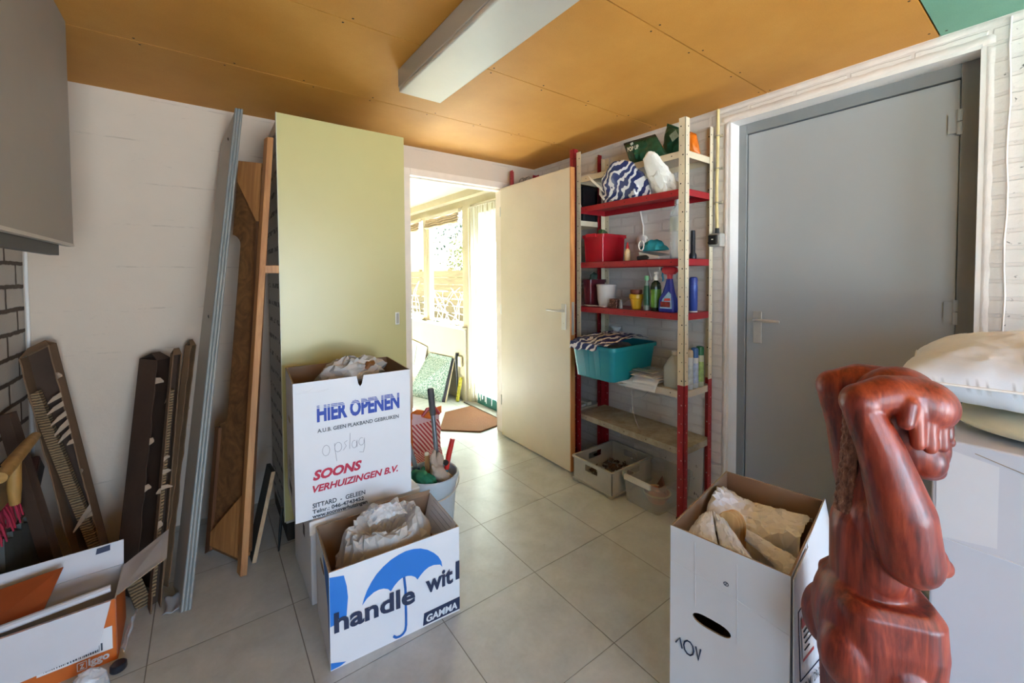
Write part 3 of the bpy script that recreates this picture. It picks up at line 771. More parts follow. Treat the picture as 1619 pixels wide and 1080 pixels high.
def channel(label, p0, p1, wv, dv, seed, mats, tongues, honey=None, group='cardboard packing channels leaning on the back wall'):
    """long U-shaped packing piece: p0 foot, p1 top, wv across its open side, dv its depth vector"""
    p0, p1, wv, dv = V(p0), V(p1), V(wv), V(dv); th = .005
    t = thing('packing_channel', label, 'cardboard', p0, 0, group)
    rs = random.Random(seed); wn, dn = wv.normalized(), dv.normalized(); up = (p1 - p0).normalized()
    def strip(a, b, c, d, n_, name, m, ragged=False):
        g = G(); n = 26
        la = [a.lerp(c, k / n) for k in range(n + 1)]; lb = [b.lerp(d, k / n) for k in range(n + 1)]
        if ragged: la = [q + (a - b).normalized() * rs.uniform(-.006, .004) for q in la]
        g.plate(la + lb[::-1], n_ * th); return build(g, name, m, t)
    strip(p0 + dv, p0 + dv + wv, p1 + dv, p1 + dv + wv, -dn, 'back_panel', mats[1])  # mats[1] is darker cardboard: shade inside the channel put into the colour
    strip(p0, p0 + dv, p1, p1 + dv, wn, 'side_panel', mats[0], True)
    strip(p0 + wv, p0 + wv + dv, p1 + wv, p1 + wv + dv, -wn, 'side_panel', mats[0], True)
    # folded, chamfered cap at the top
    g = G(); c_ = up * .03
    g.plate([p1, p1 + wv, p1 + wv * .8 + dv * .5 + c_, p1 + wv * .2 + dv * .5 + c_], dn * th); build(g, 'end_flap', mats[0], t)
    g = G(); g.plate([p1 + dv, p1 + dv + wv, p1 + wv * .8 + dv * .5 + c_, p1 + wv * .2 + dv * .5 + c_], -dn * th); build(g, 'end_flap', mats[0], t)
    if honey:
        ua, ub, fa, fb, wd = honey
        a = p0.lerp(p1, fa) + wv * ua + dv * .05; b_ = p0.lerp(p1, fb) + wv * ub + dv * .05; w_ = wv.normalized() * wd
        g = G(); g.plate([a, a + w_, b_ + w_, b_], dn * .03); build(g, 'honeycomb_pad', mCorr, t)
    for f, side, ln, h_, drop in tongues:     # torn paper tongues
        base = p0.lerp(p1, f) + (wv if side else V()) - dn * .003; d_ = -wn if side else wn
        n1 = base + d_ * ln * .55 + up * (h_ * .5 - drop * .6) - dn * rs.uniform(.004, .012); tip = base + d_ * ln - up * drop - dn * rs.uniform(.006, .02)
        g = G(); g.plate([base + up * h_ * .5, n1 + up * h_ * .1, tip + up * h_ * .16, tip - up * h_ * .1, n1 - up * h_ * .75, base - up * h_ * .5], dn * .0012)
        build(g, 'torn_tongue', mTorn, t)
    return t
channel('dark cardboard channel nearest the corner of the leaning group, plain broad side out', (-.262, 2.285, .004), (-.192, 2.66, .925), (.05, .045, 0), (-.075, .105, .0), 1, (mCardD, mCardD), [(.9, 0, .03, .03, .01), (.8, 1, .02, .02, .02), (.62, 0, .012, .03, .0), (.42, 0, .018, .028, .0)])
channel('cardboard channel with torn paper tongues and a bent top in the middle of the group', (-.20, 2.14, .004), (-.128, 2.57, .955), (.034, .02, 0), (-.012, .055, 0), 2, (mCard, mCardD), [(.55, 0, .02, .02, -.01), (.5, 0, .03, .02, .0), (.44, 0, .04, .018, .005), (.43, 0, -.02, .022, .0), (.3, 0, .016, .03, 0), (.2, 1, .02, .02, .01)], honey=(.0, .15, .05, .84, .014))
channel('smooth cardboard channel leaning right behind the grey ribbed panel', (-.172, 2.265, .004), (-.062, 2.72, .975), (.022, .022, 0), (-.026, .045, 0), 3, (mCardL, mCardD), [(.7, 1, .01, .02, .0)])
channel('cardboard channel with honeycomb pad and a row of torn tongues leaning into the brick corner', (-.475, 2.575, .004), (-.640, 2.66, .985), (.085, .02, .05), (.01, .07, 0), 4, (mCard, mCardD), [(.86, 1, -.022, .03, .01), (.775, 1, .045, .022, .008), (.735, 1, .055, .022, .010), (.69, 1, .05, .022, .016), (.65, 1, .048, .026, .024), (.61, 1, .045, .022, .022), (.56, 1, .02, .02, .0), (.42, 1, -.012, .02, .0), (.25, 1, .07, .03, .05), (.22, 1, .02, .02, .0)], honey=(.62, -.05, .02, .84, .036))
t = thing('packing_strip', 'dark cardboard strip leaning into the brick corner under the honeycomb one', 'cardboard', (-.49, 2.45, 0))
g = G(); a, b_ = V((-.53, 2.47, .004)), V((-.652, 2.44, .80)); g.hexa([a, a + V((.045, -.02, 0)), a + V((.06, .02, 0)), a + V((.015, .03, 0)), b_, b_ + V((.04, -.02, .01)), b_ + V((.05, .02, .01)), b_ + V((.012, .03, 0))]); build(g, 'strip', mCardD, t)
t = thing('corrugated_offcut', 'short rolled corrugated offcut on the floor behind the white and orange carton', 'cardboard', (-.25, 2.14, 0))
a, b_ = V((-.245, 2.195, .004)), V((-.275, 2.225, .10))
g = G(); g.hexa([a, a + V((.045, .02, 0)), a + V((.03, .05, 0)), a + V((-.01, .03, 0)), b_, b_ + V((.045, .02, 0)), b_ + V((.03, .05, 0)), b_ + V((-.01, .03, 0))]); build(g, 'offcut', mCorr, t)
t = thing('foam_sheet', 'thin white foam sheet on the floor at the foot of the cardboard channels', 'foam', (-.18, 2.2, 0))
g = G(); g.grid(lambda u, v: (-.16 + .05 * u + .01 * math.sin(v * 3), 2.10 + .08 * v, .006 + .02 * v * v + .004 * math.sin(u * 9)), 10, 10); build(g, 'sheet', M('foam_white', '8f8f92', .6, var=.1), t, smooth='all', solid=.003)

# ================================================================== brooms in the brick corner
mBroomWood = wood('broom_wood', '8a6632', 'ab8448', 5, 2, .5)
mBroomWood2 = wood('broom_wood_cross', '8a6632', 'ab8448', 5, 0, .5)
t = thing('broom', 'wooden broom with red bristles hanging against the dark-jointed bricks', 'broom', (-.6, 2.2, .4))
g = G(); g.tube([(-.628, 2.245, .56), (-.632, 2.20, .8), (-.636, 2.17, 1.33)], .013, 12); build(g, 'handle', wood('broom_handle', '8f6234', 'b98a52', 5, 2, .5), t, smooth=True)
g = G(); g.box(-.645, -.585, 2.10, 2.37, .515, .60); build(g, 'head', wood('broom_head', '7c5a34', 'a07c4c', 5, 1, .6), t, bevel=.01)
g = G(); rs = random.Random(4)
for i in range(24):
    for j in range(4):
        x = -.64 + .05 * j / 3; y = 2.11 + .25 * i / 23; q = rs.uniform(-.02, .02)
        g.tube([(x, y, .515), (x + q * .4, y + q, .47), (x + q * .8, y + q * 1.6, .415 + rs.uniform(-.012, .012))], [.005, .0045, .003], 4)
o = build(g, 'bristles', M('bristle_red', '9c1f3a', .7, var=.2), t); o['kind'] = 'stuff'
t = thing('wooden_mallet', 'pale wooden T-shaped tool hanging over the red broom', 'tool', (-.56, 2.28, .65))
g = G(); g.tube([(-.545, 2.05, .685), (-.542, 2.18, .70), (-.538, 2.30, .715), (-.535, 2.37, .722)], [.02, .021, .019, .016], 12); build(g, 'crossbar', mBroomWood2, t, smooth=True)
g = G(); g.tube([(-.543, 2.18, .69), (-.547, 2.185, .60), (-.548, 2.19, .54)], [.017, .018, .014], 12); build(g, 'grip', mBroomWood, t, smooth=True)
g = G(); g.tube([(-.657, 2.09, .80), (-.60, 2.09, .79), (-.545, 2.09, .70)], .002, 6); build(g, 'hanging_cord', mDark, t)
t = thing('dust_brush', 'dark brown hand brush hanging between the red broom and the plaster corner', 'brush', (-.6, 2.5, .45))
g = G(); T = Matrix.Translation((-.62, 2.60, .50)) @ Matrix.Rotation(.75, 4, 'X'); g.box(-.03, .03, -.09, .09, -.03, .0, M=T); build(g, 'brush_back', M('brush_brown', '3a1f1c', .6, var=.2), t, bevel=.008)
g = G(); g.box(-.028, .028, -.085, .085, -.1, -.03, M=T); build(g, 'bristle_block', M('brush_bristle', '2a2321', .9, var=.3, bump=.8, bscale=200), t)
t = thing('slatted_crate', 'dark slatted frame leaning under the red broom', 'frame', (-.6, 2.3, 0))
for k in range(4):
    g = G(); a = V((-.60 + .008 * k, 2.235 + k * .055, .006)); b_ = a + V((-.03, .10, .36)); w_ = V((.012, .04, -.02))
    g.hexa([a, a + V((.015, 0, 0)), a + w_ + V((.015, 0, .02)), a + w_ + V((0, 0, .02)), b_, b_ + V((.015, 0, 0)), b_ + w_ + V((.015, 0, 0)), b_ + w_]); build(g, 'slat', M('slat_dark', '3d3f3c', .6, var=.2), t)
# ================================================================== cartons
mBoxW = M('carton_white', 'd3d4da', .6, var=.03, vscale=3, bump=.12, bscale=14)
mBoxIn = M('carton_inside', '8d735e', .85, var=.08, vscale=6, bump=.1, bscale=60)
mBoxEdge = M('carton_edge', '9a846c', .9, var=.2, vscale=80)
mInkBlue = M('ink_blue', '23409a', .6, var=.05); mInkRed = M('ink_red', 'b3223f', .6, var=.05); mInkNavy = M('ink_navy', '1d2745', .6, var=.05)
mInkGrey = M('ink_grey', '3c4048', .6); mPencil = M('pencil', '8f919b', .7); mUmb = M('print_blue', '1f6fc4', .55, var=.04); mTape = M('clear_tape', 'dcdce0', .25, var=.02)
def carton(t, w, d, h, notch=False, hole_front=None, hole_side=None, th=.005, lid=False, dent=0):
    """open carton, local frame: front along x at y=0, up z"""
    def panel(name, o, xd, nd, W, H, notch=False, hole=None):
        o, xd, nd = V(o), V(xd), V(nd); zd = V((0, 0, 1))
        g = G()
        outer = [(0, 0), (W, 0), (W, H)]
        if notch: outer += [(W * .57, H), (W * .555, H - .035), (W * .54, H - .045), (W * .525, H - .035), (W * .51, H)]
        outer += [(0, H)]
        P = lambda u, v, k=0: o + xd * u + zd * v + nd * k
        if hole:
            hx, hz, hw, hh = hole
            ring = [(hx + hw * math.copysign(abs(math.cos(a)) ** .6, math.cos(a)), hz + hh * math.sin(a)) for a in [2 * PI * k / 24 for k in range(24)]]
            lo = [(0, 0), (W, 0)]; 
            # split in a left and a right half around the hand hole
            L_ = [(0, 0), (hx, 0)] + [q for q in sorted([r for r in ring if r[0] <= hx + 1e-6], key=lambda r: math.atan2(r[1] - hz, -(r[0] - hx) + 1e-9))] + [(hx, H), (0, H)]
            R_ = [(hx, H)] + [q for q in sorted([r for r in ring if r[0] >= hx - 1e-6], key=lambda r: -math.atan2(r[1] - hz, (r[0] - hx) + 1e-9))] + [(hx, 0), (W, 0), (W, H)]
            for poly in (L_, R_): g.plate([P(u, v) for u, v in poly], -nd * th, 0, 2, 1)
            bmesh.ops.remove_doubles(g.bm, verts=g.bm.verts, dist=.0002)
        else:
            g.plate([P(u, v) for u, v in outer], -nd * th, 0, 2, 1)
        return build(g, name, [mBoxW, mBoxIn, mBoxEdge], t, world=False)
    panel('front_panel', (0, 0, 0), (1, 0, 0), (0, -1, 0), w, h, notch, hole_front)
    panel('back_panel', (0, d, 0), (1, 0, 0), (0, 1, 0), w, h, notch)
    panel('side_panel', (0, th, 0), (0, 1, 0), (-1, 0, 0), d - 2 * th, h, False, hole_side)
    panel('side_panel', (w, th, 0), (0, 1, 0), (1, 0, 0), d - 2 * th, h)
    g = G(); g.box(th, w - th, th, d - th, 0, .006); build(g, 'bottom', mBoxIn, t, world=False)
def flap(t, pts, off, name='flap', mats=None):
    g = G(); g.plate(pts, off, 0, 2, 1); return build(g, name, mats or [mBoxW, mBoxIn, mBoxEdge], t, world=False)
def crumple(name, label, cat, t, fn, nu, nv, mat, amp, freq, seed, th=.0012, closed_u=False, local=True, part=None, facet=True):
    """sheet of paper or film broken into irregular creased facets; fn(u,v) -> (point, normal)"""
    g = G(); rs = random.Random(seed)
    if facet: nu, nv = max(8, int(nu * .27)), max(6, int(nv * .30))
    def f(u, v):
        if facet:
            if not (u == 0 and not closed_u) and u < 1: u = u + rs.uniform(-.42, .42) / nu
            if 0 < v < 1: v = v + rs.uniform(-.42, .42) / nv
        p, n = fn(u, v); p = V(p); k = folds(p, seed, 7, freq) + .4 * folds(p, seed + 50, 6, freq * 2.4)
        if facet: k += rs.uniform(-.55, .55)
        return p + V(n) * k * amp
    g.grid(f, nu, nv, closed_u=closed_u)
    bmesh.ops.triangulate(g.bm, faces=g.bm.faces, quad_method='SHORT_EDGE')
    if facet:   # soften only the creases: subdivide once keeps flat facets but rounds nothing
        return build(g, part or name, mat, t, world=not local, smooth=True, angle=9, solid=th)
    return build(g, part or name, mat, t, world=not local, smooth=True, angle=28, solid=th)
mPaper = M('packing_paper', 'aeaaa7', .75, var=.06, vscale=5, bump=.1, bscale=40)

# --- lower moving box (under the tall lettered one)
t = thing('moving_box', 'grey-white closed moving box underneath the tall box with red lettering', 'box', (.322, 1.806, 0), 0)
w_, d_, h_ = .47, .385, .345
g = G(); g.box(0, w_, 0, d_, 0, h_); build(g, 'carton', mBoxW, t, world=False, bevel=.004)
g = G(); g.box(-.001, w_ + .001, .18, .23, h_ - .06, h_ + .0008); build(g, 'tape', mTape, t, world=False)
flat([(0, .12, .22), (0, .16, .22), (0, .16, .27), (0, .12, .27)], mInkGrey, t, 'printed_mark', lambda *p: (-.0012, p[1], p[2]))
g = G(); g.plate([(-.004, -.0035, .29), (.06, -.0035, .3), (.055, -.0035, .345), (-.004, -.0035, .345)], (0, .0012, 0)); build(g, 'paper_tag', mWhite, t, world=False)

# --- tall moving box with lettering
t = thing('moving_box', 'tall white moving box with blue and red lettering, stacked in front of the green cabinet', 'box', (.27, 1.812, .352), rad(-4))
w_, d_, h_ = .47, .36, .557
carton(t, w_, d_, h_, notch=True, hole_side=(.20, .36, .045, .012))
F = lambda x, z: (x, -.0008, z)
text('HIER OPENEN', .088, mInkBlue, t, F(.084, .394), bold=.0042, width=.336)
for k in range(3):   # worn ink at the heads of the big letters
    flat([(.08, .4575 - k * .006), (.425, .4515 - k * .006), (.425, .453 - k * .006), (.08, .4605 - k * .006)], mBoxW, t, 'worn_ink', lambda x, z: (x, -.0018, z))
text('A.U.B. GEEN PLAKBAND GEBRUIKEN', .022, mInkGrey, t, F(.085, .347), bold=.0004, width=.331)
text('SOONS', .052, mInkRed, t, F(.065, .158), bold=.0025, shear=.25, width=.19)
text('VERHUIZINGEN B.V.', .038, mInkRed, t, F(.063, .108), bold=.0014, shear=.25, width=.347)
text('SITTARD  -  GELEEN', .026, mInkGrey, t, F(.062, .045), bold=.0006, width=.205)
text('Telnr.: 046-4743452', .022, mInkGrey, t, F(.061, .022), bold=.0006, width=.20)
text('www.soonsverhuizingen', .022, mInkGrey, t, F(.060, .003), bold=.0008, width=.215)
def scribble(strokes, r, mat, parent, map_, name='handwriting'):
    g = G()
    for s_ in strokes: g.tube([map_(*p) for p in s_], r, 5)
    return build(g, name, mat, parent, world=False)
def arc(cx, cz, rx, rz_, a0, a1, n=10): return [(cx + rx * math.cos(rad(a0 + (a1 - a0) * k / n)), cz + rz_ * math.sin(rad(a0 + (a1 - a0) * k / n))) for k in range(n + 1)]
HW = [arc(.116, .268, .014, .022, 80, 440), [(.148, .29), (.15, .262), (.156, .215)], arc(.162, .272, .014, .02, 170, -170),
      [(.198, .292), (.186, .285), (.194, .27), (.182, .254)], [(.21, .32), (.207, .255)], arc(.226, .27, .01, .016, 60, 400), [(.237, .285), (.237, .256)],
      arc(.255, .275, .011, .016, 60, 380), [(.267, .288), (.268, .25), (.262, .228), (.246, .232)]]
scribble(HW, .0009, mPencil, t, F)
scribble([[(.01, .515), (.05, .517), (.09, .512), (.13, .519)], [(.03, .528), (.055, .520), (.075, .533)]], .0012, mTape, t, F, 'torn_tape')
flat([(0, .13, .05), (0, .25, .05), (0, .25, .09), (0, .13, .09)], mInkGrey, t, 'printed_mark', lambda *p: (-.0008, p[1], p[2]))
for k in range(4): flat([(.12, .12 + .022 * k), (.25, .12 + .022 * k), (.25, .126 + .022 * k), (.12, .126 + .022 * k)], mInkGrey, t, 'printed_line', lambda y, z: (-.0008, y, z))
p = thing('wrapping_paper', 'grey crumpled paper bundle sticking out of the tall lettered box', 'paper', (.5, 2.0, .86))
c0 = V((.53, 1.99, .86))
def fnp(u, v):
    a = u * 2 * PI; e = v * PI * .5
    n = V((math.cos(a) * math.cos(e), math.sin(a) * math.cos(e), math.sin(e)))
    return c0 + V((n.x * .155, n.y * .095, n.z * .085 + .03 * n.x)), n
crumple('paper', '', '', p, fnp, 110, 36, mPaper, .018, 17, 3, closed_u=True, local=False, part='paper_sheet')
g = G(); g.tube([(.585, 1.925, .905), (.60, 1.93, .925), (.62, 1.935, .925), (.632, 1.94, .908)], [.012, .016, .016, .01], 10); build(g, 'brown_object', M('amber_brown', '7a4a22', .35, var=.3, vscale=60), p, smooth=True)

# --- low box with the umbrella print
t = thing('moving_box', 'low open white box with a blue umbrella print and handle with lettering', 'box', (.314, 1.464, 0), rad(-4))
w_, d_, h_ = .477, .308, .338
carton(t, w_, d_, h_, hole_side=(.15, .27, .05, .014))
umb = [(.105, .182), (.112, .205), (.122, .228), (.138, .253), (.155, .273), (.18, .292), (.207, .306), (.235, .314), (.262, .318), (.292, .315), (.319, .307), (.346, .292), (.371, .271), (.389, .25), (.401, .227), (.405, .203), (.395, .216), (.37, .224), (.35, .224), (.333, .217), (.318, .206), (.305, .193), (.296, .207), (.282, .217), (.268, .222), (.255, .224), (.243, .222), (.233, .217), (.218, .205), (.205, .19), (.195, .203), (.18, .211), (.163, .214), (.146, .212), (.122, .2)]
flat(umb, mUmb, t, 'umbrella_print', F)
stick = [(.254, .222), (.2585, .18), (.259, .132), (.2595, .08), (.259, .04), (.256, .022), (.247, .012), (.235, .009), (.222, .011), (.212, .021)]
g = G()
for a, b_ in zip(stick, stick[1:]):
    dx, dz = b_[0] - a[0], b_[1] - a[1]; l_ = math.hypot(dx, dz); nx, nz = -dz / l_ * .0045, dx / l_ * .0045
    g.poly([(a[0] - nx - dx * .05, -.0014, a[1] - nz - dz * .05), (b_[0] - nx + dx * .05, -.0014, b_[1] - nz + dz * .05), (b_[0] + nx + dx * .05, -.0014, b_[1] + nz + dz * .05), (a[0] + nx - dx * .05, -.0014, a[1] + nz - dz * .05)])
build(g, 'umbrella_stick', M('print_blue_deep', '1b5aa6', .55), t, world=False)
F2 = lambda x, z: (x, -.0022, z)
text('handle', .094, mInkNavy, t, F2(.013, .128), bold=.0028, width=.282, xd=(1, 0, -.045))
text('wit', .094, mInkNavy, t, F2(.336, .128), bold=.0028, width=.112, xd=(1, 0, 0))
flat([(.460, .13), (.4765, .13), (.4765, .203), (.460, .203)], mInkNavy, t, 'lettering', F2)
flat([(.324, .006), (.4765, .006), (.4765, .056), (.329, .053)], mInkNavy, t, 'logo_block', F)
text('GAMMA', .036, mBoxW, t, F2(.337, .016), bold=.0012, width=.128, shear=.1)
flat([(.001, .322), (.047, .312), (.056, .27), (.059, .232), (.054, .170), (.03, .156), (.001, .152)], mUmb, t, 'blue_print', F)
flat([(.001, .028), (.05, .010), (.03, .004), (.001, .003)], mUmb, t, 'blue_print', F)
flat([(.03, .06), (.03, .33), (.16, .33), (.06, .2)], mUmb, t, 'blue_print', lambda y, z: (-.0008, y - .028, z))
flap(t, [(.006, .02, h_ - .002), (.006, d_ - .02, h_ - .002), (.035, d_ - .05, .22), (.035, .05, .22)], (0, 0, .004), mats=[mBoxIn, mBoxIn, mBoxEdge])
flap(t, [(w_ - .005, .015, h_), (w_ - .005, d_ - .01, h_), (w_ - .04, d_ - .02, h_ - .12), (w_ - .04, .03, h_ - .12)], (0, 0, .004), mats=[mBoxW, mBoxW, mBoxEdge])
scribble([[(w_ - .009 - .006 * k, .05, h_ - .006 - .02 * k), (w_ - .009 - .006 * k, .25, h_ - .006 - .02 * k)] for k in range(4)], .0008, mPencil, t, lambda x, y, z: (x, y, z), 'printed_line')
flap(t, [(.20, d_ - .002, h_ - .004), (w_ - .01, d_ - .002, h_ - .004), (w_ + .0, d_ + .004, h_ + .012), (.24, d_ + .008, h_ + .014)], (0, -.004, 0))
p = thing('wrapping_paper', 'beige crumpled wrapping paper filling the umbrella box', 'paper', (.53, 1.6, .3))
c1 = V((.555, 1.605, .270))
def fnp(u, v):
    a = u * 2 * PI; r = v
    prof = .100 * math.exp(-((r - .62) / .30) ** 2) + .02 * (r < .3) - .03 * max(0, r - .8) / .2
    rr = .04 + .96 * r
    q = V((math.cos(a) * .186 * rr, math.sin(a) * .126 * rr, prof + .02 * math.sin(a + .6) * r))
    return c1 + q, V((math.cos(a) * .35, math.sin(a) * .25, .85)).normalized()
crumple('paper', '', '', p, fnp, 170, 44, mPaper, .022, 15, 11, closed_u=True, local=False, part='paper_sheet')
pl = bpy.data.materials.new('clear_film'); pl.use_nodes = True; nt = NT(pl); b = nt.n['Principled BSDF']
b.inputs['Base Color'].default_value = (.85, .86, .9, 1); b.inputs['Roughness'].default_value = .12; b.inputs['Alpha'].default_value = .28; mFilm = pl
p = thing('plastic_bag', 'clear plastic bag lying in the hollow of the beige wrapping paper', 'bag', (.56, 1.55, .36))
def fnp(u, v): return V((.475 + .15 * u, 1.545 + .09 * v, .398 + .03 * math.sin(u * PI) * math.sin(v * PI))), V((0, 0, 1))
crumple('bag', '', '', p, fnp, 60, 44, mFilm, .012, 22, 21, local=False, part='film')

# --- white box near the statue
t = thing('moving_box', 'tall open white box with a hand hole and paper inside, beside the red statue', 'box', (1.077, .687, 0), rad(-81.5))
w_, d_, h_ = .297, .47, .60
carton(t, w_, d_, h_, hole_front=(.115, .37, .05, .016))
scribble([[(.0, .497), (.09, .492), (.17, .478), (w_, .452)], [(.07, h_ - .02), (.072, .4)], [(.178, h_ - .03), (.18, .36)]], .0009, mTape, t, F, 'crease')
scribble([arc(.152, .505, .006, .005, 0, 360), [(.150, .503), (.156, .509)]], .001, mInkNavy, t, F, 'printed_mark')
scribble([arc(.055, .268, .014, .02, 0, 360), [(.075, .285), (.082, .25), (.088, .285)], [(.018, .262), (.03, .282), (.036, .255)]], .0022, mInkNavy, t, F, 'printed_mark')
# bent flap hanging over the near side and the printed panel beneath
g = G(); g.grid(lambda u, v: (w_ + .005 + v * (.005 + .052 * u), .17 * u, h_ - .004 - .396 * v), 12, 16); build(g, 'flap', mBoxW, t, world=False, solid=.003)
flap(t, [(w_ + .001, .185, h_ - .004), (w_ + .001, .46, h_ + .012), (w_ + .070, .46, .22), (w_ + .064, .19, .20)], (-.004, 0, 0))
FS = lambda y, z: (w_ + .0074 + (h_ - .004 - z) / .396 * (.005 + .052 * y / .17), y - .0006, z)
g = G()
for a, b_ in (((.03, .33), (.15, .33)), ((.15, .33), (.15, .50)), ((.15, .50), (.03, .50)), ((.03, .50), (.03, .33))):
    g.tube([FS(*a), FS(*b_)], .0011, 5)
build(g, 'printed_frame', mInkNavy, t, world=False)
def bent(y0, y1, z0, z1, lift, mat, name):
    g = G(); g.grid(lambda u, v: (FS(y0 + (y1 - y0) * u, z0 + (z1 - z0) * v)[0] + lift, y0 + (y1 - y0) * u, z0 + (z1 - z0) * v), 6, 6); build(g, name, mat, t, world=False)
mLabR = M('label_red', 'c03a34', .5, var=.03)
bent(.045, .11, .37, .475, .0008, M('label_white', 'e6e2e2', .5, var=.02), 'label'); bent(.045, .11, .45, .475, .0016, mLabR, 'label_band'); bent(.045, .11, .37, .377, .0016, mLabR, 'label_band')
scribble([[(.055, .44), (.10, .44)], [(.055, .425), (.09, .425)], [(.06, .41), (.10, .41)], [(.055, .395), (.085, .395)]], .0014, mInkGrey, t, lambda y, z: (FS(y, z)[0] + .002, y, z), 'label_print')
text('HOUD MIJ DROOG', .03, mInkGrey, t, FS(.012, .297), xd=(.232, 1, 0), yd=(-.078, 0, 1), width=.15, bold=.0002, lift=.0015)
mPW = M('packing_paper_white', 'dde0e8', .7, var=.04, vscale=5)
T3 = world_of(t)
p = thing('wrapping_paper', 'white wrapping paper heaped in the tall box beside the statue', 'paper', T3 @ V((.15, .3, .5)))
def fnp(u, v):
    x = .022 + .252 * u; y = .200 + .240 * v
    z = .540 + .045 * math.sin(PI * min(1, v * .8 + .12)) + .018 * math.cos(u * 5.0 + v * 2) - .04 * u * v - .10 * max(0, .12 - v) / .12 * (.3 + u)
    return T3 @ V((x, y, z)), V((0, 0, 1))
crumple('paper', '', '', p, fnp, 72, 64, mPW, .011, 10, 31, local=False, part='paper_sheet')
def fnp(u, v):
    q = V((.150, .185, .565)).lerp(V((.286, .180, .545)), u).lerp(V((.155, .150, .555)).lerp(V((.286, .075, .535)), u), v)
    return T3 @ (q + V((0, 0, .018 * math.sin(v * PI)))), V((0, -.4, .9))
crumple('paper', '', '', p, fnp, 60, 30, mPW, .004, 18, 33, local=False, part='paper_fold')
p = thing('wrapping_paper', 'folded white paper wedge poking up at the front rim of the tall box', 'paper', T3 @ V((.1, .05, .5)))
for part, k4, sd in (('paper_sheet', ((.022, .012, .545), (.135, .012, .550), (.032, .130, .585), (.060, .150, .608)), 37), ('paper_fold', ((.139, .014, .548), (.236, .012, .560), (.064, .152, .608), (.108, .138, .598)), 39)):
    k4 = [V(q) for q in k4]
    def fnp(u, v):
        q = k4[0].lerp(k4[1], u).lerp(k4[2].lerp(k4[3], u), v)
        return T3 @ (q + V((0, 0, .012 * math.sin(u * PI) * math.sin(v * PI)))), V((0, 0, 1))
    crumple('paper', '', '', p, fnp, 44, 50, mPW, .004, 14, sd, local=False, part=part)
mPaddle = wood('paddle_wood', 'c08d52', 'e0b67c', 5, 2, .45)
for k, (lab, y, off) in enumerate((('pale wooden paddle, foremost of the bundle in the tall white box', .160, 0), ('pale wooden paddle, middle of the bundle in the tall white box', .171, .005), ('pale wooden paddle, rearmost of the bundle in the tall white box', .182, .010))):
    c = T3 @ V((.115 + off, y, .405)); pt = thing('wooden_paddle', lab, 'paddle', c, rad(-60), 'wooden paddles in the tall white box')
    g = G(); out = []
    for i in range(25):
        a = PI * i / 24; out.append((.031 * math.cos(a), .165 + .045 * math.sin(a)))
    out += [(-.026, .02), (-.01, 0), (.01, 0), (.026, .02)]
    TT = Matrix.Rotation(-.02, 4, 'X') @ Matrix.Rotation(-.05, 4, 'Y')
    g.plate([TT @ V((x, 0, z)) for x, z in out], TT.to_3x3() @ V((0, .006, 0))); build(g, 'blade', mPaddle, pt, world=False, bevel=.0015)

# --- big white carton with folded cover and pillow
t = thing('large_carton', 'large white carton behind the statue with bedding on top', 'box', (1.53, -.6, 0))
g = G(); g.box(0, .62, 0, .815, 0, .90); build(g, 'carton', M('carton_white_big', 'c9cad2', .65, var=.03, vscale=3, bump=.12, bscale=14), t, world=False, bevel=.006, bseg=3)
scribble([[(0, .812, .642), (0, .5, .637), (0, .2, .64), (0, 0, .642)]], .0022, mBoxW, t, lambda x, y, z: (-.0008, y, z), 'crease')
flat([(.806, .642), (.806, .88), (.70, .86), (.70, .66)], mTape, t, 'tape', lambda y, z: (-.0012, y, z))
scribble([[(0, .62, .89), (0, .615, .66)], [(0, .74, .88), (0, .6, .84), (0, .5, .845)], [(0, .5, .80), (0, .3, .81)]], .001, mBoxEdge, t, lambda x, y, z: (-.0008, y, z), 'crease')
t = thing('folded_cover', 'cream quilted cover folded on top of the large white carton', 'bedding', (1.8, -.2, .9))
def fn(u, v):
    a = u * 2 * PI; ex = .45
    cx, cy = math.copysign(abs(math.cos(a)) ** ex, math.cos(a)), math.copysign(abs(math.sin(a)) ** ex, math.sin(a))
    e = (v - .5) * PI; k = abs(math.cos(e)) ** .35 if v not in (0, 1) else .0
    p = V((1.84 + .285 * cx * k, -.20 + .395 * cy * k, .934 + .030 * math.sin(e)))
    return p + V((cx, cy, .2)) * .008 * folds(p, 61, 6, 8) * k
g = G(); g.grid(fn, 80, 20, closed_u=True); build(g, 'cover', M('cover_cream', 'd9cfae', .85, var=.06, vscale=5, bump=.2, bscale=60, sheen=.3), t, smooth='all')
t = thing('pillow', 'white crumpled pillow lying on the cream cover', 'pillow', (1.8, -.1, 1.0))
PT = Matrix.Translation((1.852, -.055, 1.042)) @ Matrix.Rotation(rad(5), 4, 'Z')
def pillow(u, v, sgn):
    x, y = (u * 2 - 1), (v * 2 - 1)
    ed = max(0, (1 - abs(x) ** 3.2)) ** .5 * max(0, (1 - abs(y) ** 3.2)) ** .5
    pin = 1 - .05 * (1 - abs(x)) * abs(y) ** 3 - .05 * (1 - abs(y)) * abs(x) ** 3
    if sgn > 0: p = V((x * .30 * pin, y * .375 * pin, .118 * ed ** 1.1))
    else: p = V((x * .30 * pin * (1 - .10 * ed ** .5), y * .375 * pin * (1 - .08 * ed ** .5), -.062 * min(1, ed * 1.6)))
    wr = .007 * folds(p, 71, 7, 8) + .003 * folds(p, 72, 6, 22)
    if sgn < 0: wr = .008 * folds(p, 74, 7, 15) * (1 - ed) * min(1, ed * 8)
    gather = .0015 * math.sin(math.atan2(y, x) * 31 + 3 * x) * (abs(x) ** 5 + abs(y) ** 5) * min(1, ed * 6)
    p.z += (wr + gather) * min(1, ed * 2.5)
    return PT @ p
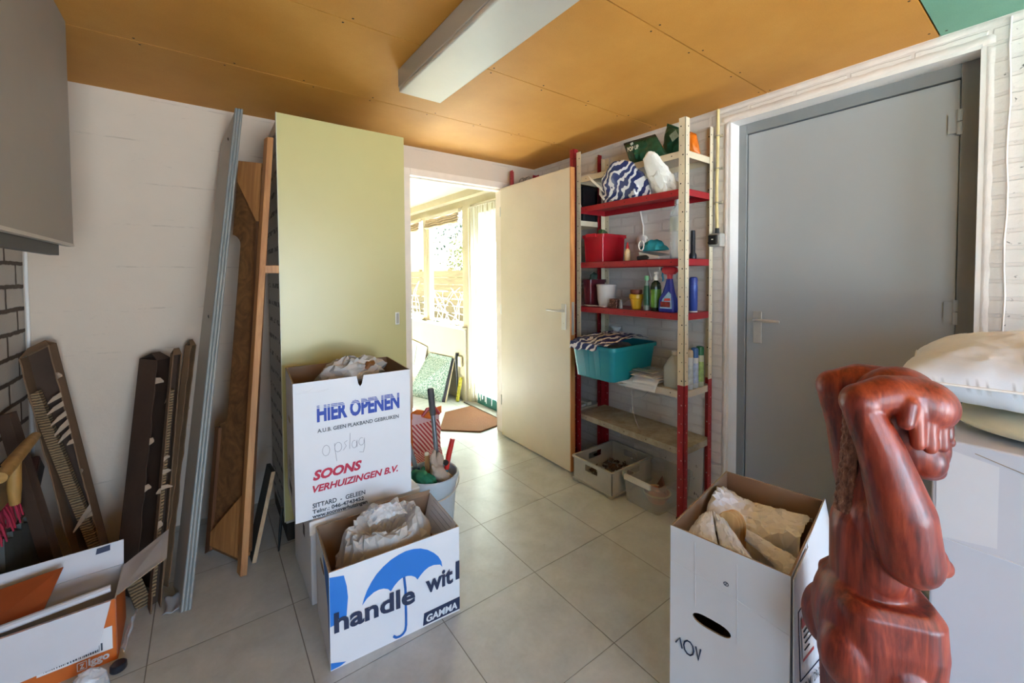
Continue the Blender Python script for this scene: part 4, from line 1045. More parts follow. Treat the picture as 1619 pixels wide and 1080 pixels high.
g = G(); g.grid(lambda u, v: pillow(u, v, 1), 120, 140); g.grid(lambda u, v: pillow(u, v, -1), 80, 90)
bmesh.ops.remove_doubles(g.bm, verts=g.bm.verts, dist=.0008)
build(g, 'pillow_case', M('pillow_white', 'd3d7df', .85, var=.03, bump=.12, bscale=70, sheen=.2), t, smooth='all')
g = G(); g.tube([pillow(k / 40, 0, 1) for k in range(40)] + [pillow(1, k / 40, 1) for k in range(40)] + [pillow(1 - k / 40, 1, 1) for k in range(40)] + [pillow(0, 1 - k / 40, 1) for k in range(41)], .0035, 6); build(g, 'piping', mWhite, t, smooth=True)

# --- white and orange carton on the floor in the near corner
mOrange = M('carton_orange', 'c8641f', .5, var=.06, vscale=4)
t = thing('shipping_carton', 'white and orange carton with open flaps on the floor by the bricks', 'box', (-.645, 1.955, 0), rad(1))
w_, d_, h_, th = .375, .225, .215, .004
def side(name, a, b_, off, mo, mi): 
    g = G(); a, b_ = V(a), V(b_); g.plate([a, b_, b_ + V((0, 0, h_)), a + V((0, 0, h_))], off, 0, 1, 1); return build(g, name, [mo, mi], t, world=False)
mCin = M('carton_inside_white', 'c4c2c6', .6, var=.05)
side('front_panel', (0, 0, 0), (w_, 0, 0), (0, th, 0), mOrange, mCin); side('back_panel', (0, d_, 0), (w_, d_, 0), (0, -th, 0), mOrange, mCin)
side('side_panel', (w_, 0, 0), (w_, d_, 0), (-th, 0, 0), mOrange, mCin); side('side_panel', (0, 0, 0), (0, d_, 0), (th, 0, 0), mOrange, mCin)
g = G(); g.box(th, w_ - th, th, d_ - th, 0, .004); build(g, 'bottom', mCin, t, world=False)
mWf = M('flap_white', 'c9c8ce', .5, var=.03)
flap(t, [(.0, -.002, h_), (w_ - .012, -.002, h_), (w_ - .045, -.020, .074), (.0, -.022, .06)], (0, -.003, 0), mats=[mWf, mWf, mWf])
flap(t, [(.0, d_, h_), (w_ - .002, d_, h_), (w_ - .002, d_ + .02, h_ + .085), (.0, d_ + .02, h_ + .085)], (0, .003, 0), mats=[mWf, mWf, mWf])
flap(t, [(w_, .02, h_), (w_, d_ - .01, h_), (w_ + .135, d_ + .02, h_ + .075), (w_ + .135, .06, h_ + .055)], (0, 0, -.003), mats=[mWf, mWf, mBoxEdge])
g = G(); g.tube([(.02, .03, h_ + .006), (w_ - .02, .06, h_ + .01)], .012, 10); build(g, 'rolled_edge', mWf, t, world=False, smooth=True)
F4 = lambda x, z: (x, -.0012, z)
flat([(.185, .045), (w_ - .012, .045), (w_ - .012, .125), (.185, .125)], M('label_white', 'e6e2e2', .5), t, 'label', F4)
g = G(); rs = random.Random(8); x = .2
while x < .335:
    ww = rs.choice((.0015, .003, .0045)); g.poly([(x, -.002, .052), (x + ww, -.002, .052), (x + ww, -.002, .078), (x, -.002, .078)]); x += ww + rs.choice((.0015, .003))
build(g, 'barcode', mInkGrey, t, world=False)
text('iggo', .034, mBoxW, t, F4(.302, .018), bold=.0012, width=.052)
g = G()
for a, b_ in (((.276, .012), (.298, .012)), ((.298, .012), (.298, .038)), ((.298, .038), (.276, .038)), ((.276, .038), (.276, .012))): g.tube([F4(*a), F4(*b_)], .0012, 5)
build(g, 'logo_frame', mBoxW, t, world=False)
text('Z', .022, mBoxW, t, F4(.281, .017), bold=.0012, width=.012)
scribble([arc(.11, .04, .03, .022, 60, 330, 16)], .004, mBoxW, t, F4, 'printed_curl')
flat([(.295, .06), (.335, .062), (.335, .082), (.298, .080)], mInkNavy, t, 'printed_mark', lambda x, z: (x, d_ + .001 + (z) * .235 - .004, h_ + z))
p = thing('orange_card', 'brown-orange folded card lying in the white and orange carton', 'card', (-.5, 2.05, .2))
g = G(); g.plate([(-.632, 2.0, .19), (-.46, 2.02, .205), (-.43, 2.15, .285), (-.632, 2.15, .265)], (0, -.002, .004)); build(g, 'card', M('card_orange', '9a4a22', .5, var=.08), p)
p = thing('bubble_wrap', 'clump of clear bubble wrap in front of the white and orange carton', 'wrap', (-.32, 1.86, 0))
def fnp(u, v):
    a = u * 2 * PI; e = v * PI * .5; n = V((math.cos(a) * math.cos(e), math.sin(a) * math.cos(e), math.sin(e)))
    return V((-.315, 1.845, .004)) + V((n.x * .055, n.y * .05, n.z * .075)), n
crumple('wrap', '', '', p, fnp, 36, 14, mFilm, .012, 22, 41, closed_u=True, local=False, part='film')
p = thing('bottle_cap', 'small dark round cap on the floor by the orange carton', 'cap', (-.26, 1.86, 0))
g = G(); g.lathe([(0, 0), (.021, 0), (.023, .004), (.022, .018), (.018, .022), (0, .022)], 20, Matrix.Translation((-.262, 1.905, .001))); build(g, 'cap', M('cap_navy', '22232c', .35, var=.1), p, smooth=True)
p = thing('clear_sleeve', 'clear plastic sleeve beside the orange carton and rolled corrugated offcut', 'plastic', (-.24, 2.03, 0))
def fnp(u, v): return V((-.258 + .028 * u, 1.965 + .1 * v, .012 + .115 * u * (1 - .3 * v))), V((1, 0, .2))
crumple('sleeve', '', '', p, fnp, 16, 24, mFilm, .008, 20, 44, local=False, part='film')

# ================================================================== bucket and what stands in it
t = thing('bucket', 'pale blue-white bucket on the tiles beside the moving boxes', 'bucket', (.94, 1.99, 0))
g = G(); g.lathe([(0, .004), (.10, .004), (.102, 0), (.107, .004), (.130, .27), (.138, .272), (.141, .285), (.139, .30), (.134, .304), (.128, .30), (.126, .26), (.103, .012), (0, .01)], 44, world_of(t)); build(g, 'pail', M('bucket_plastic', 'b6c3cf', .4, var=.06, vscale=8), t, smooth=True)
g = G(); g.tube([V((.94, 1.99, 0)) + V((.142 * math.cos(a), .142 * math.sin(a), .262 - .05 * math.sin(a / 2 * 2 + .3) ** 2)) for a in [rad(-150 + 12 * k) for k in range(16)]], .003, 6); build(g, 'bail', mSteel, t, smooth=True)
mGrip = M('grip_charcoal', '45454a', .6, var=.1); mTubeS = M('tube_grey_metal', '8d9299', .3, .7, var=.06); mToolBlue = M('tool_blue', '23547a', .45, var=.1)
t = thing('loppers', 'long-handled loppers with charcoal grips standing in the bucket', 'tool', (.95, 2.0, .02))
def leg(p0, p1, nm):
    p0, p1 = V(p0), V(p1); d = p1 - p0
    g = G(); g.tube([p0, p0 + d * .72], .0125, 12); h_ = build(g, 'handle_tube', mTubeS, t, smooth=True)
    g = G(); g.tube([p0 + d * .70, p0 + d * .72, p0 + d * .98, p1], [.015, .0165, .0175, .014], 14); build(g, 'grip', mGrip, h_, smooth=True)
    g = G(); g.tube([p0 - d * .06, p0 + d * .12], [.014, .018], 10); build(g, 'joint', mToolBlue, h_, smooth=True)
leg((.985, 2.0, .26), (.952, 2.02, .735), 'a'); leg((.890, 2.05, .28), (.80, 2.06, .60), 'b')
g = G(); g.tube([(.985, 2.0, .25), (.96, 1.995, .15), (.93, 1.99, .03)], [.016, .014, .008], 8); build(g, 'blade', mSteel, t, smooth=True)
t = thing('garden_shears', 'hand tool with a red grip and teal shaft leaning out of the bucket', 'tool', (1.02, 1.98, .2))
g = G(); g.tube([(1.018, 1.975, .30), (1.032, 1.975, .37), (1.057, 1.975, .455)], [.013, .0145, .0135], 12); build(g, 'red_grip', M('grip_red', 'cf2a22', .4, var=.06), t, smooth=True)
g = G(); g.tube([(.985, 1.965, .1), (1.006, 1.973, .25), (1.018, 1.975, .305)], [.008, .011, .011], 10); build(g, 'shaft', M('shaft_teal', '1f8fa3', .4, var=.06), t, smooth=True)
g = G(); g.lathe([(0, 0), (.014, 0), (.014, .016), (0, .016)], 14, Matrix.Translation((1.005, 1.965, .345)) @ Matrix.Rotation(PI / 2, 4, 'X')); build(g, 'pivot_knob', M('black_plastic', '1e1d1c'), t, smooth=True)
t = thing('wooden_stick', 'short round wooden stick poking up between the gloves in the bucket', 'stick', (.93, 2.0, .3))
g = G(); g.tube([(.945, 2.035, .05), (.928, 2.022, .385)], .0135, 12); build(g, 'stick', wood('stick_wood', 'a87d52', 'c9a47a', 6), t, smooth=True)
g = G(); g.tube([(.928, 2.022, .385), (.9276, 2.0216, .395)], [.0137, .011], 12); build(g, 'white_end', mWhite, t, smooth=True)
def glove(name, label, palm, tips, wrist, mat, cuffmat, seed):
    t = thing(name, label, 'glove', palm)
    g = G(); palm, wrist = V(palm), V(wrist)
    g.capsule(wrist, palm, .030, .036); g.capsule(wrist, wrist + (wrist - palm).normalized() * .012, .030, .036)
    for k, (kn, md, tp, r) in enumerate(tips):
        g.capsule(palm, kn, .022, r * 1.1); g.capsule(kn, md, r * 1.1, r); g.capsule(md, tp, r, r * .85)
    return merge_blob(g, 'glove_skin', mat, t, .0035, 3)
mGloveG = M('glove_green', '1f6b4c', .8, var=.12, vscale=20, bump=.3, bscale=120); mGloveB = M('glove_beige', 'a6968a', .85, var=.15, vscale=12, bump=.4, bscale=90)
sh = lambda dx, dy, L: [tuple((q[0] + dx, q[1] + dy, q[2] + .004) for q in r[:3]) + (r[3],) for r in L]
glove('work_glove', 'green work glove draped on the near rim of the bucket', (.866, 1.953, .31), sh(.005, .012, [((.885, 1.915, .318), (.905, 1.895, .305), (.912, 1.89, .285), .011), ((.868, 1.905, .318), (.884, 1.885, .303), (.890, 1.88, .285), .011), ((.852, 1.912, .315), (.864, 1.888, .300), (.868, 1.882, .285), .011), ((.845, 1.925, .31), (.850, 1.902, .296), (.853, 1.895, .285), .010), ((.880, 1.965, .325), (.888, 1.98, .328), (.895, 1.995, .322), .011)]), (.858, 1.99, .30), mGloveG, None, 1)
glove('work_glove', 'beige grey work glove standing upright in the bucket', (.945, 1.932, .325), sh(.019, -.002, [((.915, 1.94, .365), (.912, 1.945, .395), (.915, 1.95, .42), .012), ((.935, 1.945, .36), (.94, 1.95, .385), (.945, 1.955, .4), .012), ((.905, 1.935, .36), (.898, 1.94, .385), (.902, 1.945, .405), .011), ((.948, 1.94, .35), (.955, 1.945, .37), (.958, 1.948, .385), .011), ((.908, 1.92, .335), (.896, 1.915, .35), (.890, 1.914, .362), .011)]), (.968, 1.925, .295), mGloveB, None, 2)
t = thing('cloth_rag', 'ochre brown rag bunched in the bucket behind the beige glove', 'cloth', (.99, 1.96, .28))
def fnp(u, v):
    a = u * 2 * PI; e = v * PI * .5; n = V((math.cos(a) * math.cos(e), math.sin(a) * math.cos(e), math.sin(e)))
    return V((1.008, 1.925, .245)) + V((n.x * .028, n.y * .028, n.z * .05)), n
crumple('rag', '', '', t, fnp, 36, 12, M('rag_ochre', '9a8560', .9, var=.15, vscale=20, bump=.3, bscale=120), .006, 14, 47, closed_u=True, local=False, part='rag')
# shopping bag behind the bucket
t = thing('shopping_bag', 'orange and red-white patterned shopping bag standing behind the bucket', 'bag', (1.12, 2.45, 0))
m, nt, b = raw('bag_print', rough=.4)
tc = nt.new('ShaderNodeTexCoord').outputs['Object']; sp = nt.new('ShaderNodeSeparateXYZ'); nt.link(tc, sp.inputs[0])
st = nt.math('SINE', nt.math('MULTIPLY', nt.math('ADD', sp.outputs[0], nt.math('MULTIPLY', sp.outputs[2], .75)), 260))
ch = nt.math('MULTIPLY', nt.math('SINE', nt.math('MULTIPLY', sp.outputs[0], 420)), nt.math('SINE', nt.math('MULTIPLY', sp.outputs[2], 420)))
up = nt.math('GREATER_THAN', sp.outputs[2], .24)
pt_ = nt.math('ADD', nt.math('MULTIPLY', up, nt.math('GREATER_THAN', st, .0)), nt.math('MULTIPLY', nt.math('SUBTRACT', 1, up), nt.math('GREATER_THAN', ch, .0)))
top = nt.math('GREATER_THAN', sp.outputs[2], .415)
colr = nt.mix(pt_, srgb('e3bcb6'), srgb('b5303a')); colr = nt.mix(top, colr, srgb('d9b3b8'))
org = nt.math('LESS_THAN', sp.outputs[0], -.112)
nt.link(nt.mix(org, colr, srgb('d9691b')), b.inputs['Base Color'])
def fnp(u, v):
    a = u * 2 * PI; c_, s_ = math.cos(a), math.sin(a); ex = .6
    cx, cy = math.copysign(abs(c_) ** ex, c_), math.copysign(abs(s_) ** ex, s_)
    k = 1 - .18 * v
    return V((1.10 + .13 * cx * k, 2.44 + .075 * cy * (1 - .55 * v), .003 + .46 * v + .02 * math.sin(a * 2) * v)), V((cx, cy, 0)).normalized()
g = G()
def f(u, v):
    p, n = fnp(u, v); return p + n * .010 * folds(p, 51, 6, 9)
g.grid(f, 60, 40, closed_u=True); build(g, 'bag_body', m, t, smooth=True, angle=30, solid=.0015)
mBagO = M('bag_orange', 'e0701a', .4, var=.06); mBagR = M('bag_red', 'b0343a', .4, var=.1)
g = G(); g.grid(lambda u, v: V((1.0 + .21 * u, 2.40 + .02 * math.sin(u * 9), .445 + .045 * v + .01 * math.sin(u * 7))) , 30, 6); build(g, 'orange_rim', mBagO, t, smooth='all', solid=.002)
g = G(); g.tube([(1.07, 2.39, .46), (1.10, 2.385, .50), (1.15, 2.385, .50), (1.185, 2.39, .455)], [.010, .012, .012, .010], 8); build(g, 'carry_handle', mBagR, t, smooth=True)
# ================================================================== metal racks
mRed = M('rack_red', '9c1c26', .4, var=.08, vscale=12); mIvory = M('rack_ivory', 'd6cab0', .42, var=.06, vscale=10)
mRackW = M('rack_shelf_white', 'c9c3b6', .45, var=.1, vscale=7); mHole = M('hole_dark', '2b2420', .8); mHoleL = M('hole_light', 'c9a6a0', .8)
def dots(g, o, ax, nd, z0, z1, mi, step=.05, off=.02):
    z = z0 + .025
    R = V(nd).to_track_quat('Z', 'Y').to_matrix().to_4x4()
    k = 0
    while z < z1 - .01:
        p = V(o) + V(ax) * (off + (.006 if k % 2 else -.006)) + V((0, 0, z)) + V(nd) * .0006
        r = .0042 if k % 3 == 0 else .0028
        g.lathe([(r, 0), (0, .0001)], 8, Matrix.Translation(p) @ R, mi); z += step; k += 1
def rack(label, x0, x1, y0, y1, ztop, shelves, split, upmat, t_extra=None):
    t = thing('shelving_rack', label, 'shelving', (x0, (y0 + y1) / 2, 0))
    for cx, sx in ((x0, 1), (x1, -1)):
        for cy, sy in ((y0, 1), (y1, -1)):
            for za, zb, m, hm in ((0.004, split, mRed, mHoleL), (split, ztop, upmat, mHole)):
                g = G(); w_ = .038
                xa, xb = sorted((cx, cx + sx * .0025)); ya, yb = sorted((cy, cy + sy * w_)); g.box(xa, xb, ya, yb, za, zb)
                xa, xb = sorted((cx, cx + sx * w_)); ya, yb = sorted((cy, cy + sy * .0025)); g.box(xa, xb, ya, yb, za, zb)
                dots(g, (cx, cy, 0), (0, sy, 0), (-sx, 0, 0), za, zb, 1); dots(g, (cx, cy, 0), (sx, 0, 0), (0, -sy, 0), za, zb, 1)
                dots(g, (cx + sx * .0025, cy, 0), (0, sy, 0), (sx, 0, 0), za, zb, 1)
                build(g, 'post', [m, hm], t)
            g = G(); xa, xb = sorted((cx - sx * .003, cx + sx * .04)); ya, yb = sorted((cy - sy * .003, cy + sy * .04)); g.box(xa, xb, ya, yb, 0, .012); build(g, 'foot', M('foot_plastic', '3a1518', .5), t)
    for z, m in shelves:
        g = G(); a, b_, c, d = x0 + .004, x1 - .004, y0 + .004, y1 - .004; h_ = .036
        g.box(a, b_, c, d, z - .002, z)
        for q in ((a, a + .0015, c, d), (b_ - .0015, b_, c, d), (a, b_, c, c + .0015), (a, b_, d - .0015, d)): g.box(*q, z - h_, z - .001)
        for k in range(5): 
            p = V((a - .0006, c + (d - c) * (.1 + .2 * k), z - .018)); g.lathe([(.0035, 0), (0, .0001)], 8, Matrix.Translation(p) @ V((-1, 0, 0)).to_track_quat('Z', 'Y').to_matrix().to_4x4(), 1)
        build(g, 'shelf', [m, mHole], t)
    return t
Z6, Z5, Z4, Z3, Z2, Z1 = 1.985, 1.785, 1.415, 1.12, .70, .39
rk = rack('red and ivory metal shelving rack beside the grey door, full of household things', 2.04, 2.325, 1.227, 2.02, 2.155, ((Z6, mIvory), (Z5, mRed), (Z4, mRed), (Z3, mRed), (Z2, mRackW), (Z1, mRackW)), .735, mIvory)
rk2 = rack('second metal rack with red posts, mostly hidden behind the open cream door', 2.045, 2.325, 2.05, 2.785, 2.19, ((2.0, mIvory), (1.71, mIvory), (1.30, mIvory), (.86, mIvory), (.39, mRackW)), 1.2, mRed)
# dirt on the lowest shelf
m, nt, b = raw('shelf_dirt', rough=.8); tc = nt.new('ShaderNodeTexCoord').outputs['Object']
n = nt.noise(tc, 9, 7, .7); nt.link(nt.ramp(n, [(.35, srgb('b9b2a2')), (.65, srgb('8f826b'))]), b.inputs['Base Color'])
for ch in rk.children:
    if ch.name.startswith('shelf') and abs(max((v.co.z for v in ch.data.vertices)) - Z1) < .01: ch.data.materials[0] = m
    if ch.name.startswith('shelf') and abs(max((v.co.z for v in ch.data.vertices)) - Z2) < .01: ch.data.materials[0] = mRackW

def rring(x0, x1, y0, y1, r, n=5):
    out = []
    for cx, cy, a0 in ((x1 - r, y0 + r, -90), (x1 - r, y1 - r, 0), (x0 + r, y1 - r, 90), (x0 + r, y0 + r, 180)):
        for k in range(n + 1):
            a = rad(a0 + 90 * k / n); out.append((cx + r * math.cos(a), cy + r * math.sin(a)))
    return out
def loft(g, levels, cap0=True, cap1=False, mi=0):
    """levels: (z, x0, x1, y0, y1, r)"""
    rings = [[g.bm.verts.new((x, y, z)) for x, y in rring(x0, x1, y0, y1, r)] for z, x0, x1, y0, y1, r in levels]
    for a, b_ in zip(rings, rings[1:]):
        n = len(a)
        for i in range(n): g._f([a[i], a[(i + 1) % n], b_[(i + 1) % n], b_[i]], mi)
    if cap0: g._f(rings[0][::-1], mi)
    if cap1: g._f(rings[-1], mi)
    return g
def tub(x0, x1, y0, y1, z0, z1, flare, rim, r=.02, th=.004, ribs=()):
    g = G(); f = flare
    loft(g, [(z0, x0 + f, x1 - f, y0 + f, y1 - f, r), (z1 - .022, x0 + .002, x1 - .002, y0 + .002, y1 - .002, r), (z1 - .022, x0 - rim, x1 + rim, y0 - rim, y1 + rim, r + rim), (z1, x0 - rim, x1 + rim, y0 - rim, y1 + rim, r + rim), (z1, x0 + .002, x1 - .002, y0 + .002, y1 - .002, r), (z1 - .03, x0 + th, x1 - th, y0 + th, y1 - th, r), (z0 + th, x0 + f + th, x1 - f - th, y0 + f + th, y1 - f - th, r)], True, True)
    return g
def tinted(name, col, alpha, rough=.25):
    m = bpy.data.materials.new(name); m.use_nodes = True; b = m.node_tree.nodes['Principled BSDF']
    b.inputs['Base Color'].default_value = (*srgb(col), 1); b.inputs['Roughness'].default_value = rough; b.inputs['Alpha'].default_value = alpha
    return m
def Tr(x, y, z, rz=0): return Matrix.Translation((x, y, z)) @ Matrix.Rotation(rz, 4, 'Z')
def sheet_heap(t, part, mat, c, r, h, amp, freq, seed, nu=44, nv=16, pw=1, lean=(0, 0), ang=30, facet=False):
    c = V(c)
    g = G()
    def f(u, v):
        a = u * 2 * PI; e = v * PI * .5; n = V((math.cos(a) * math.cos(e), math.sin(a) * math.cos(e), math.sin(e)))
        p = c + V((n.x * r[0], n.y * r[1], n.z ** pw * h)) + V((lean[0], lean[1], 0)) * n.z
        k = folds(p, seed, 7, freq) + .5 * folds(p, seed + 9, 6, freq * 2)
        q = p + n * amp * k
        if q.z < c.z + .001: q.z = c.z + .001
        return q
    if facet:
        nu, nv = max(10, int(nu * .5)), max(6, int(nv * .5)); rs = random.Random(seed); f0 = f
        f = lambda u, v: f0(u + rs.uniform(-.4, .4) / nu, min(1, max(0, v + rs.uniform(-.4, .4) / nv)) if 0 < v < 1 else v)
    g.grid(f, nu, nv, closed_u=True)
    if facet: bmesh.ops.triangulate(g.bm, faces=g.bm.faces, quad_method='SHORT_EDGE')
    return build(g, part, mat, t, smooth=True, angle=16 if facet else ang)
def stripe_mat():
    m, nt, b = raw('striped_bag', rough=.35)
    tc = nt.new('ShaderNodeTexCoord').outputs['Object']
    w_ = nt.noise(tc, 7, 3); sp = nt.new('ShaderNodeSeparateXYZ'); nt.link(tc, sp.inputs[0])
    a = nt.math('ADD', nt.math('MULTIPLY', sp.outputs[1], 14), nt.math('ADD', nt.math('MULTIPLY', sp.outputs[2], 17), nt.math('MULTIPLY', w_, 4)))
    s_ = nt.math('GREATER_THAN', nt.math('FRACT', a), .62)
    nt.link(nt.mix(s_, srgb('1e2c62'), srgb('d9d9dc')), b.inputs['Base Color'])
    return m
mStripe = stripe_mat()
# ---- top shelf: two feed bags
mBagG = M('feed_bag_green', '1f4a33', .28, var=.2, vscale=8); mBagD = M('feed_bag_seal', '2c2a20', .3, var=.15); mBagOr = M('feed_bag_orange', 'd9711c', .32, var=.08)
mPrint = M('bag_print_white', 'd8d8cc', .4, var=.05)
def pouch(t, bl, br, tr, tl, bulge, out, seed, mats, split=.8, seal=.86):
    bl, br, tr, tl, out = V(bl), V(br), V(tr), V(tl), V(out).normalized()
    g = G()
    def fs(s_):
        def f(u, v):
            p = bl.lerp(br, u).lerp(tl.lerp(tr, u), v)
            ed = (1 - (2 * u - 1) ** 4) ** .5 * (1 - abs(2 * v - .9) ** 3 if v < .95 else .03) if 0 < u < 1 and v < 1 else 0
            ed = max(ed, 0)
            return p + out * s_ * bulge * ed + out * .011 * folds(p, seed, 6, 15) * (0.35 + ed)
        return f
    mi = lambda u, v: 2 if u > split else (1 if v > seal else 0)
    g.grid(fs(1), 46, 38, mi=mi); g.grid(fs(-1), 46, 38, mi=mi)
    bmesh.ops.remove_doubles(g.bm, verts=g.bm.verts, dist=.0004)
    return build(g, 'pouch', mats, t, smooth=True, angle=40)
t = thing('feed_bag', 'dark green food pouch with white lettering, lying at the front of the top shelf', 'bag', (2.1, 1.55, Z6))
pouch(t, (2.085, 1.605, 1.992), (2.085, 1.36, 1.992), (2.085, 1.44, 2.13), (2.085, 1.665, 2.135), .035, (-1, -.15, .1), 81, [mBagG, mBagD, mBagG], 2, .86)
text('POP UP', .034, mPrint, t, (2.026, 1.585, 2.055), xd=(-.02, -1, .0), yd=(-.03, 0.15, 1), width=.080, bold=.001, lift=.001, world=True)
g = G(); g.plate([(2.046, 1.585, 2.105), (2.046, 1.565, 2.110), (2.046, 1.56, 2.098), (2.046, 1.575, 2.092)], (-.002, 0, 0)); build(g, 'white_flash', mPrint, t)
t = thing('feed_bag', 'dark green food pouch with an orange end, standing behind the ivory rack post', 'bag', (2.12, 1.25, Z6))
pouch(t, (2.20, 1.475, 1.990), (2.20, 1.235, 1.990), (2.205, 1.262, 2.105), (2.20, 1.44, 2.215), .045, (-1, -.2, .1), 83, [mBagG, mBagG, mBagOr], .80, .9)
g = G()
for k, (y, h_) in enumerate(((1.45, .045), (1.425, .075))):
    g.tube([(2.15, y, 1.999), (2.152, y + .012, 1.999 + h_)], [.009, .003], 8)
build(g, 'printed_treats', mBagOr, t)
g = G(); g.plate([(2.146, 1.39, 2.12), (2.146, 1.35, 2.14), (2.146, 1.33, 2.10), (2.146, 1.37, 2.08)], (-.002, 0, 0)); build(g, 'printed_patch', M('patch_sage', '8fa291', .4, var=.2, vscale=60), t)
# ---- second shelf from the top
t = thing('striped_bag', 'dark blue and white striped plastic bag bunched on the top red shelf', 'bag', (2.1, 1.6, Z5))
sheet_heap(t, 'bag_skin', mStripe, (2.105, 1.655, Z5 + .002), (.045, .17), .205, .016, 11, 91, 100, 40, .85, (-.125, -.03), facet=True)
g = G(); g.grid(lambda u, v: V((2.014 + .01 * u, 1.86 - .10 * u + .03 * v, 1.93 - .09 * u + .045 * v)), 8, 4); build(g, 'tag', M('tag_paper', 'cfc9bb', .6, var=.1), t, solid=.002)
g = G(); g.tube([(2.075, 1.84, 1.90), (2.066, 1.83, 1.85), (2.07, 1.80, 1.815), (2.085, 1.78, 1.82), (2.10, 1.76, 1.85)], [.006, .010, .012, .01, .006], 8); build(g, 'white_handle', M('bag_white', 'd9d6cf', .45, var=.05), t, smooth=True)
t = thing('white_bag', 'crumpled white plastic bag on the top red shelf beside the striped bag', 'bag', (2.1, 1.36, Z5))
sheet_heap(t, 'bag_skin', M('bag_white', 'd9d6cf', .45), (2.10, 1.365, Z5 + .002), (.038, .078), .20, .014, 22, 93, 80, 36, .9, (-.145, .03), facet=True)
t = thing('sheet_roll', 'white roll lying at the back of the second rack above the red shelf', 'roll', (2.2, 2.2, 1.71))
g = G(); g.tube([(2.12, 2.09, 1.80), (2.12, 2.6, 1.80)], .045, 20, caps=False); g.tube([(2.12, 2.09, 1.80), (2.12, 2.6, 1.80)], .017, 14, 0, caps=False); build(g, 'roll', M('roll_white', 'b5aea2', .6, var=.08), t, smooth=True, solid=.002)
g = G(); g.lathe([(0, 0), (.017, 0)], 14, Matrix.Translation((2.12, 2.11, 1.80)) @ Matrix.Rotation(PI / 2, 4, 'X')); build(g, 'core', mDark, t)
t = thing('storage_box', 'black box standing on the second rack under its upper shelf', 'box', (2.2, 2.3, 1.71))
g = G(); g.box(2.17, 2.31, 2.08, 2.5, 1.713, 1.955); build(g, 'box', M('black_box', '17151a', .6, var=.2), t, bevel=.004)
g = G(); g.box(2.165, 2.315, 2.075, 2.505, 1.93, 1.958); build(g, 'lid', M('black_box', '17151a'), t, bevel=.003)
t = thing('wire_coil', 'loosely coiled wire on top of the second rack above the cream door', 'coil', (2.1, 2.55, 2.0))
g = G(); g.tube([(2.085 + .012 * math.sin(a * .3), 2.60 - .04 * math.cos(a) + a * .004, 2.062 + .052 * math.sin(a)) for a in [k * .3 for k in range(84)]], .0035, 6); build(g, 'wire', M('wire_grey', '8d8478', .4, .6), t, smooth=True)
t = thing('cable_reel', 'small black reel on top of the second rack near the room corner', 'reel', (2.15, 2.3, 2.0))
g = G(); g.lathe([(0, 0), (.04, 0), (.04, .01), (.02, .012), (.02, .07), (.04, .072), (.04, .085), (0, .085)], 20, Tr(2.12, 2.38, 2.002)); build(g, 'spool', M('black_plastic', '1e1d1c'), t, smooth=True)
# ---- shelf with the red crate
t = thing('red_crate', 'see-through red plastic crate on the middle red shelf', 'crate', (2.19, 1.9, Z4))
g = tub(2.07, 2.30, 1.815, 1.99, Z4 + .002, 1.597, .008, .010, .012, .003); build(g, 'tub', tinted('red_plastic', 'c2182a', .72), t, smooth=True)
g = G(); g.box(2.052, 2.062, 1.86, 1.95, 1.578, 1.602); build(g, 'clip_handle', M('red_solid', 'c01f2c', .3, var=.05), t, bevel=.003)
t = thing('cloth_bundle', 'reddish cloth bundle lying inside the see-through red crate', 'cloth', (2.19, 1.9, Z4))
sheet_heap(t, 'cloth', M('cloth_red', '8f2a2e', .8, var=.25, vscale=25), (2.185, 1.90, Z4 + .010), (.07, .05), .08, .010, 16, 101)
t = thing('green_netting', 'clump of dark green netting on top of the red crate', 'netting', (2.17, 1.93, 1.56))
sheet_heap(t, 'netting', M('netting_green', '3d5a2e', .7, var=.5, vscale=40), (2.17, 1.905, 1.525), (.05, .04), .11, .015, 18, 103)
t = thing('glue_bottle', 'small cream bottle with a pointed red cap on the middle red shelf', 'bottle', (2.085, 1.63, Z4))
g = G(); g.lathe([(0, 0), (.016, 0), (.018, .003), (.018, .055), (.015, .066), (.008, .072), (.008, .076), (0, .076)], 20, Tr(2.085, 1.632, Z4 + .001)); build(g, 'body', M('glue_cream', 'd9b98a', .35, var=.08, vscale=30), t, smooth=True)
g = G(); g.lathe([(.010, .074), (.010, .085), (.006, .098), (.003, .112), (0, .113)], 16, Tr(2.085, 1.632, Z4 + .001)); build(g, 'cap', M('cap_red', 'c92c2c', .35), t, smooth=True)
t = thing('dustpan', 'white and black dustpan lying on the middle red shelf under a teal cloth', 'dustpan', (2.15, 1.45, Z4))
g = G(); g.hexa([(2.05, 1.395, Z4 + .003), (2.06, 1.52, Z4 + .003), (2.2, 1.53, Z4 + .003), (2.2, 1.395, Z4 + .003), (2.05, 1.388, Z4 + .018), (2.06, 1.535, Z4 + .05), (2.21, 1.55, Z4 + .06), (2.21, 1.388, Z4 + .03)]); build(g, 'pan', M('dustpan_white', 'b9b3b0', .45, var=.1), t, bevel=.004)
g = G(); g.tube([(2.048, 1.53, Z4 + .012), (2.06, 1.48, Z4 + .016), (2.07, 1.44, Z4 + .012)], [.012, .014, .008], 10); build(g, 'black_edge', M('black_plastic', '1e1d1c'), t, smooth=True)
t = thing('teal_cloth', 'teal cloth with a white ring bunched on the dustpan', 'cloth', (2.14, 1.47, Z4 + .05))
sheet_heap(t, 'cloth', M('cloth_teal', '17808c', .75, var=.15, vscale=20, bump=.2, bscale=150), (2.115, 1.455, Z4 + .055), (.06, .085), .06, .014, 13, 105)
